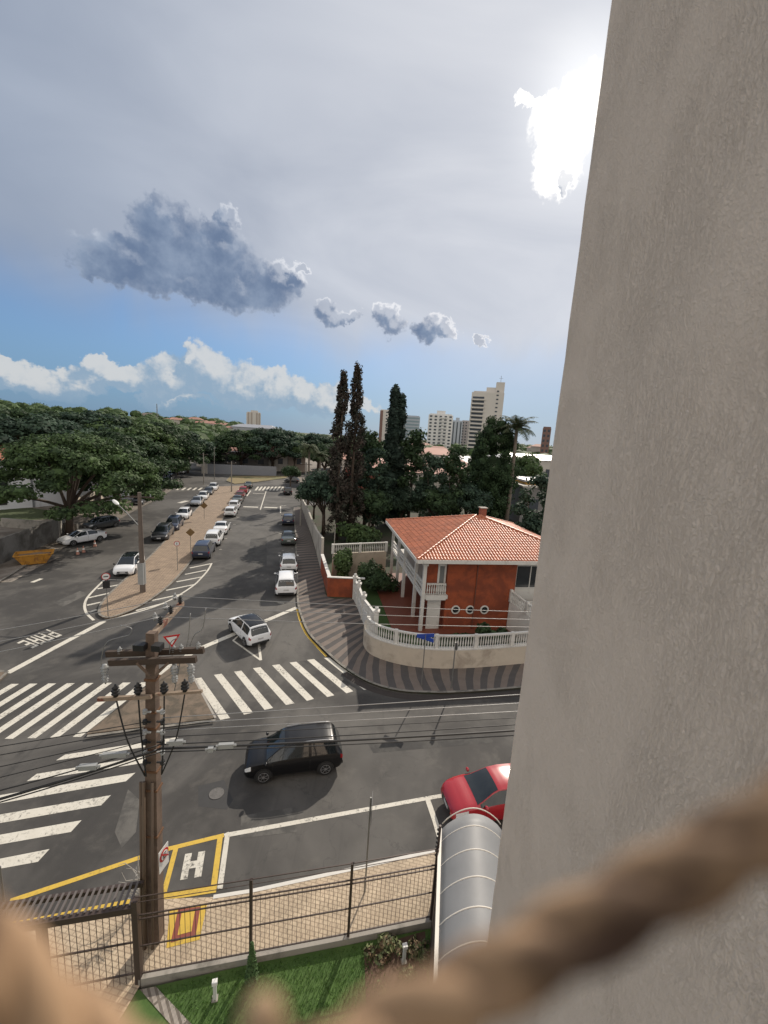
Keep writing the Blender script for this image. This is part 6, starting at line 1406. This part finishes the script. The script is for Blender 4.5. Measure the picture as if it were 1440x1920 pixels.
fw_ = thing('far_wall', G(392, 888), R(16), 'long pale blue-grey wall at the end of the avenue', 'wall'); mb = MB(); mb.box((9, 0, 1.4), (20, .25, 2.8)); mb.build('wall', mat('far_wall', (.24, .25, .28), .85), fw_); mb = MB(); mb.box((-1.2, -.2, 1.8), (1.6, .4, 3.6)); mb.build('gate_pillar', M_hw, fw_)
gP = 'pink-roofed houses glimpsed through the garden trees'
for i, (x, D, w, h, l, rf) in enumerate([(704, 95, 12, 6.5, 'house with red walls seen left of the cypress', M_hp), (800, 92, 14, 6.8, 'pink-roofed house right of the cypress', M_hp), (838, 105, 14, 7.5, 'pink-roofed house below the white stepped tower', M_hp), (868, 120, 14, 8, 'pale roofed house left of the biggest dark tree', M_hm), (812, 130, 16, 9.5, 'farther salmon-roofed house under the towers', M_hp), (672, 120, 14, 7, 'reddish house behind the brown conifers', M_hp)]):
    house_box(x, 880, D, w, 10, h, R(-6), l, mat('house_red', (.30, .08, .06), .85) if i == 0 else M_hw, rf, group=gP)
house_box(1012, 900, 84, 9, 9, 7.4, R(4), 'yellow-ochre building at the beige wall edge', M_hy, M_hm, wins=2, flat=True)
house_box(991, 900, 80, 4.5, 7, 6.6, R(4), 'small house with grey wall and white top left of the ochre building', M_hg, M_hw, wins=1, flat=True)
house_box(1000, 842, 150, 26, 14, 9.5, R(3), 'long building with white metal roof above the far trees', M_hw, M_hm, rh=1.5, wins=4)
# hillside houses on the ridge
gR = 'small pale houses scattered on the left ridge'; names = []
spots = [(66, 776, 190), (74, 775, 200), (84, 778, 205), (96, 776, 230), (318, 795, 520), (328, 794, 530), (338, 796, 500), (347, 798, 520), (357, 799, 490), (366, 798, 540), (374, 801, 480), (384, 800, 520), (392, 803, 470), (401, 803, 500), (410, 805, 460), (420, 806, 470), (432, 808, 430), (446, 806, 440), (1002, 835, 330), (1012, 836, 320), (822, 842, 260), (790, 838, 280)]
hp = None
for i, (x, y, D) in enumerate(spots):
    P = AT(x, y, D); g = ground_h(P.x, P.y); lab = 'small pale hillside house at the %s of the ridge row' % ('left end' if x < 100 else 'middle')
    if hp is None: hp = house_box(x, y, D, 11, 9, 5, .2, lab, M_hw, M_hr, wins=0, group=gR); t = hp
    else: t = copy_tree(hp)
    t.location = (P.x, P.y, max(g, P.z - 5.5)); t.rotation_euler = (0, 0, RNG.uniform(-.5, .5)); s = RNG.uniform(.8, 1.5) * (.55 if x < 100 else 1); t.scale = (s, s, s * .9)
    t['label'] = 'small pale house, one of many scattered on the ridge under the skyline' if 300 < x < 460 else ('tiny pale-roofed house among tree crowns on the far left skyline' if x < 100 else 'small pale house glimpsed between trees and towers')
    t['group'] = gR if 300 < x < 460 else ('tiny houses among far left crowns' if x < 100 else 'small houses below the towers')
rb = AT(470, 812, 420); o = house_box(480, 812, 420, 44, 16, 9, R(-12), 'long white curved-roof hall left of the domed tree', M_hm, M_hm, rh=3, wins=0)
# distant woodland: one mass of small crowns (uncountable)
lo = []
for i in range(900):
    a = RNG.uniform(-.95, .42); D = RNG.uniform(165, 620) if RNG.random() < .8 else RNG.uniform(600, 900); x, y = D * math.sin(a), D * math.cos(a); g = ground_h(x, y); s = RNG.uniform(.8, 1.5)
    if D < 230 and -.42 < a < -.12: continue
    if D < 180 and a > -.1: continue
    lo.append((x, y, g + 3.6 * s, 5.5 * s, 5.5 * s, 3.9 * s))
link('distant_woodland', crown_mesh('distant_woodland', lo, 60, 1.5, .5, core=.85), M_l3, kind='stuff')
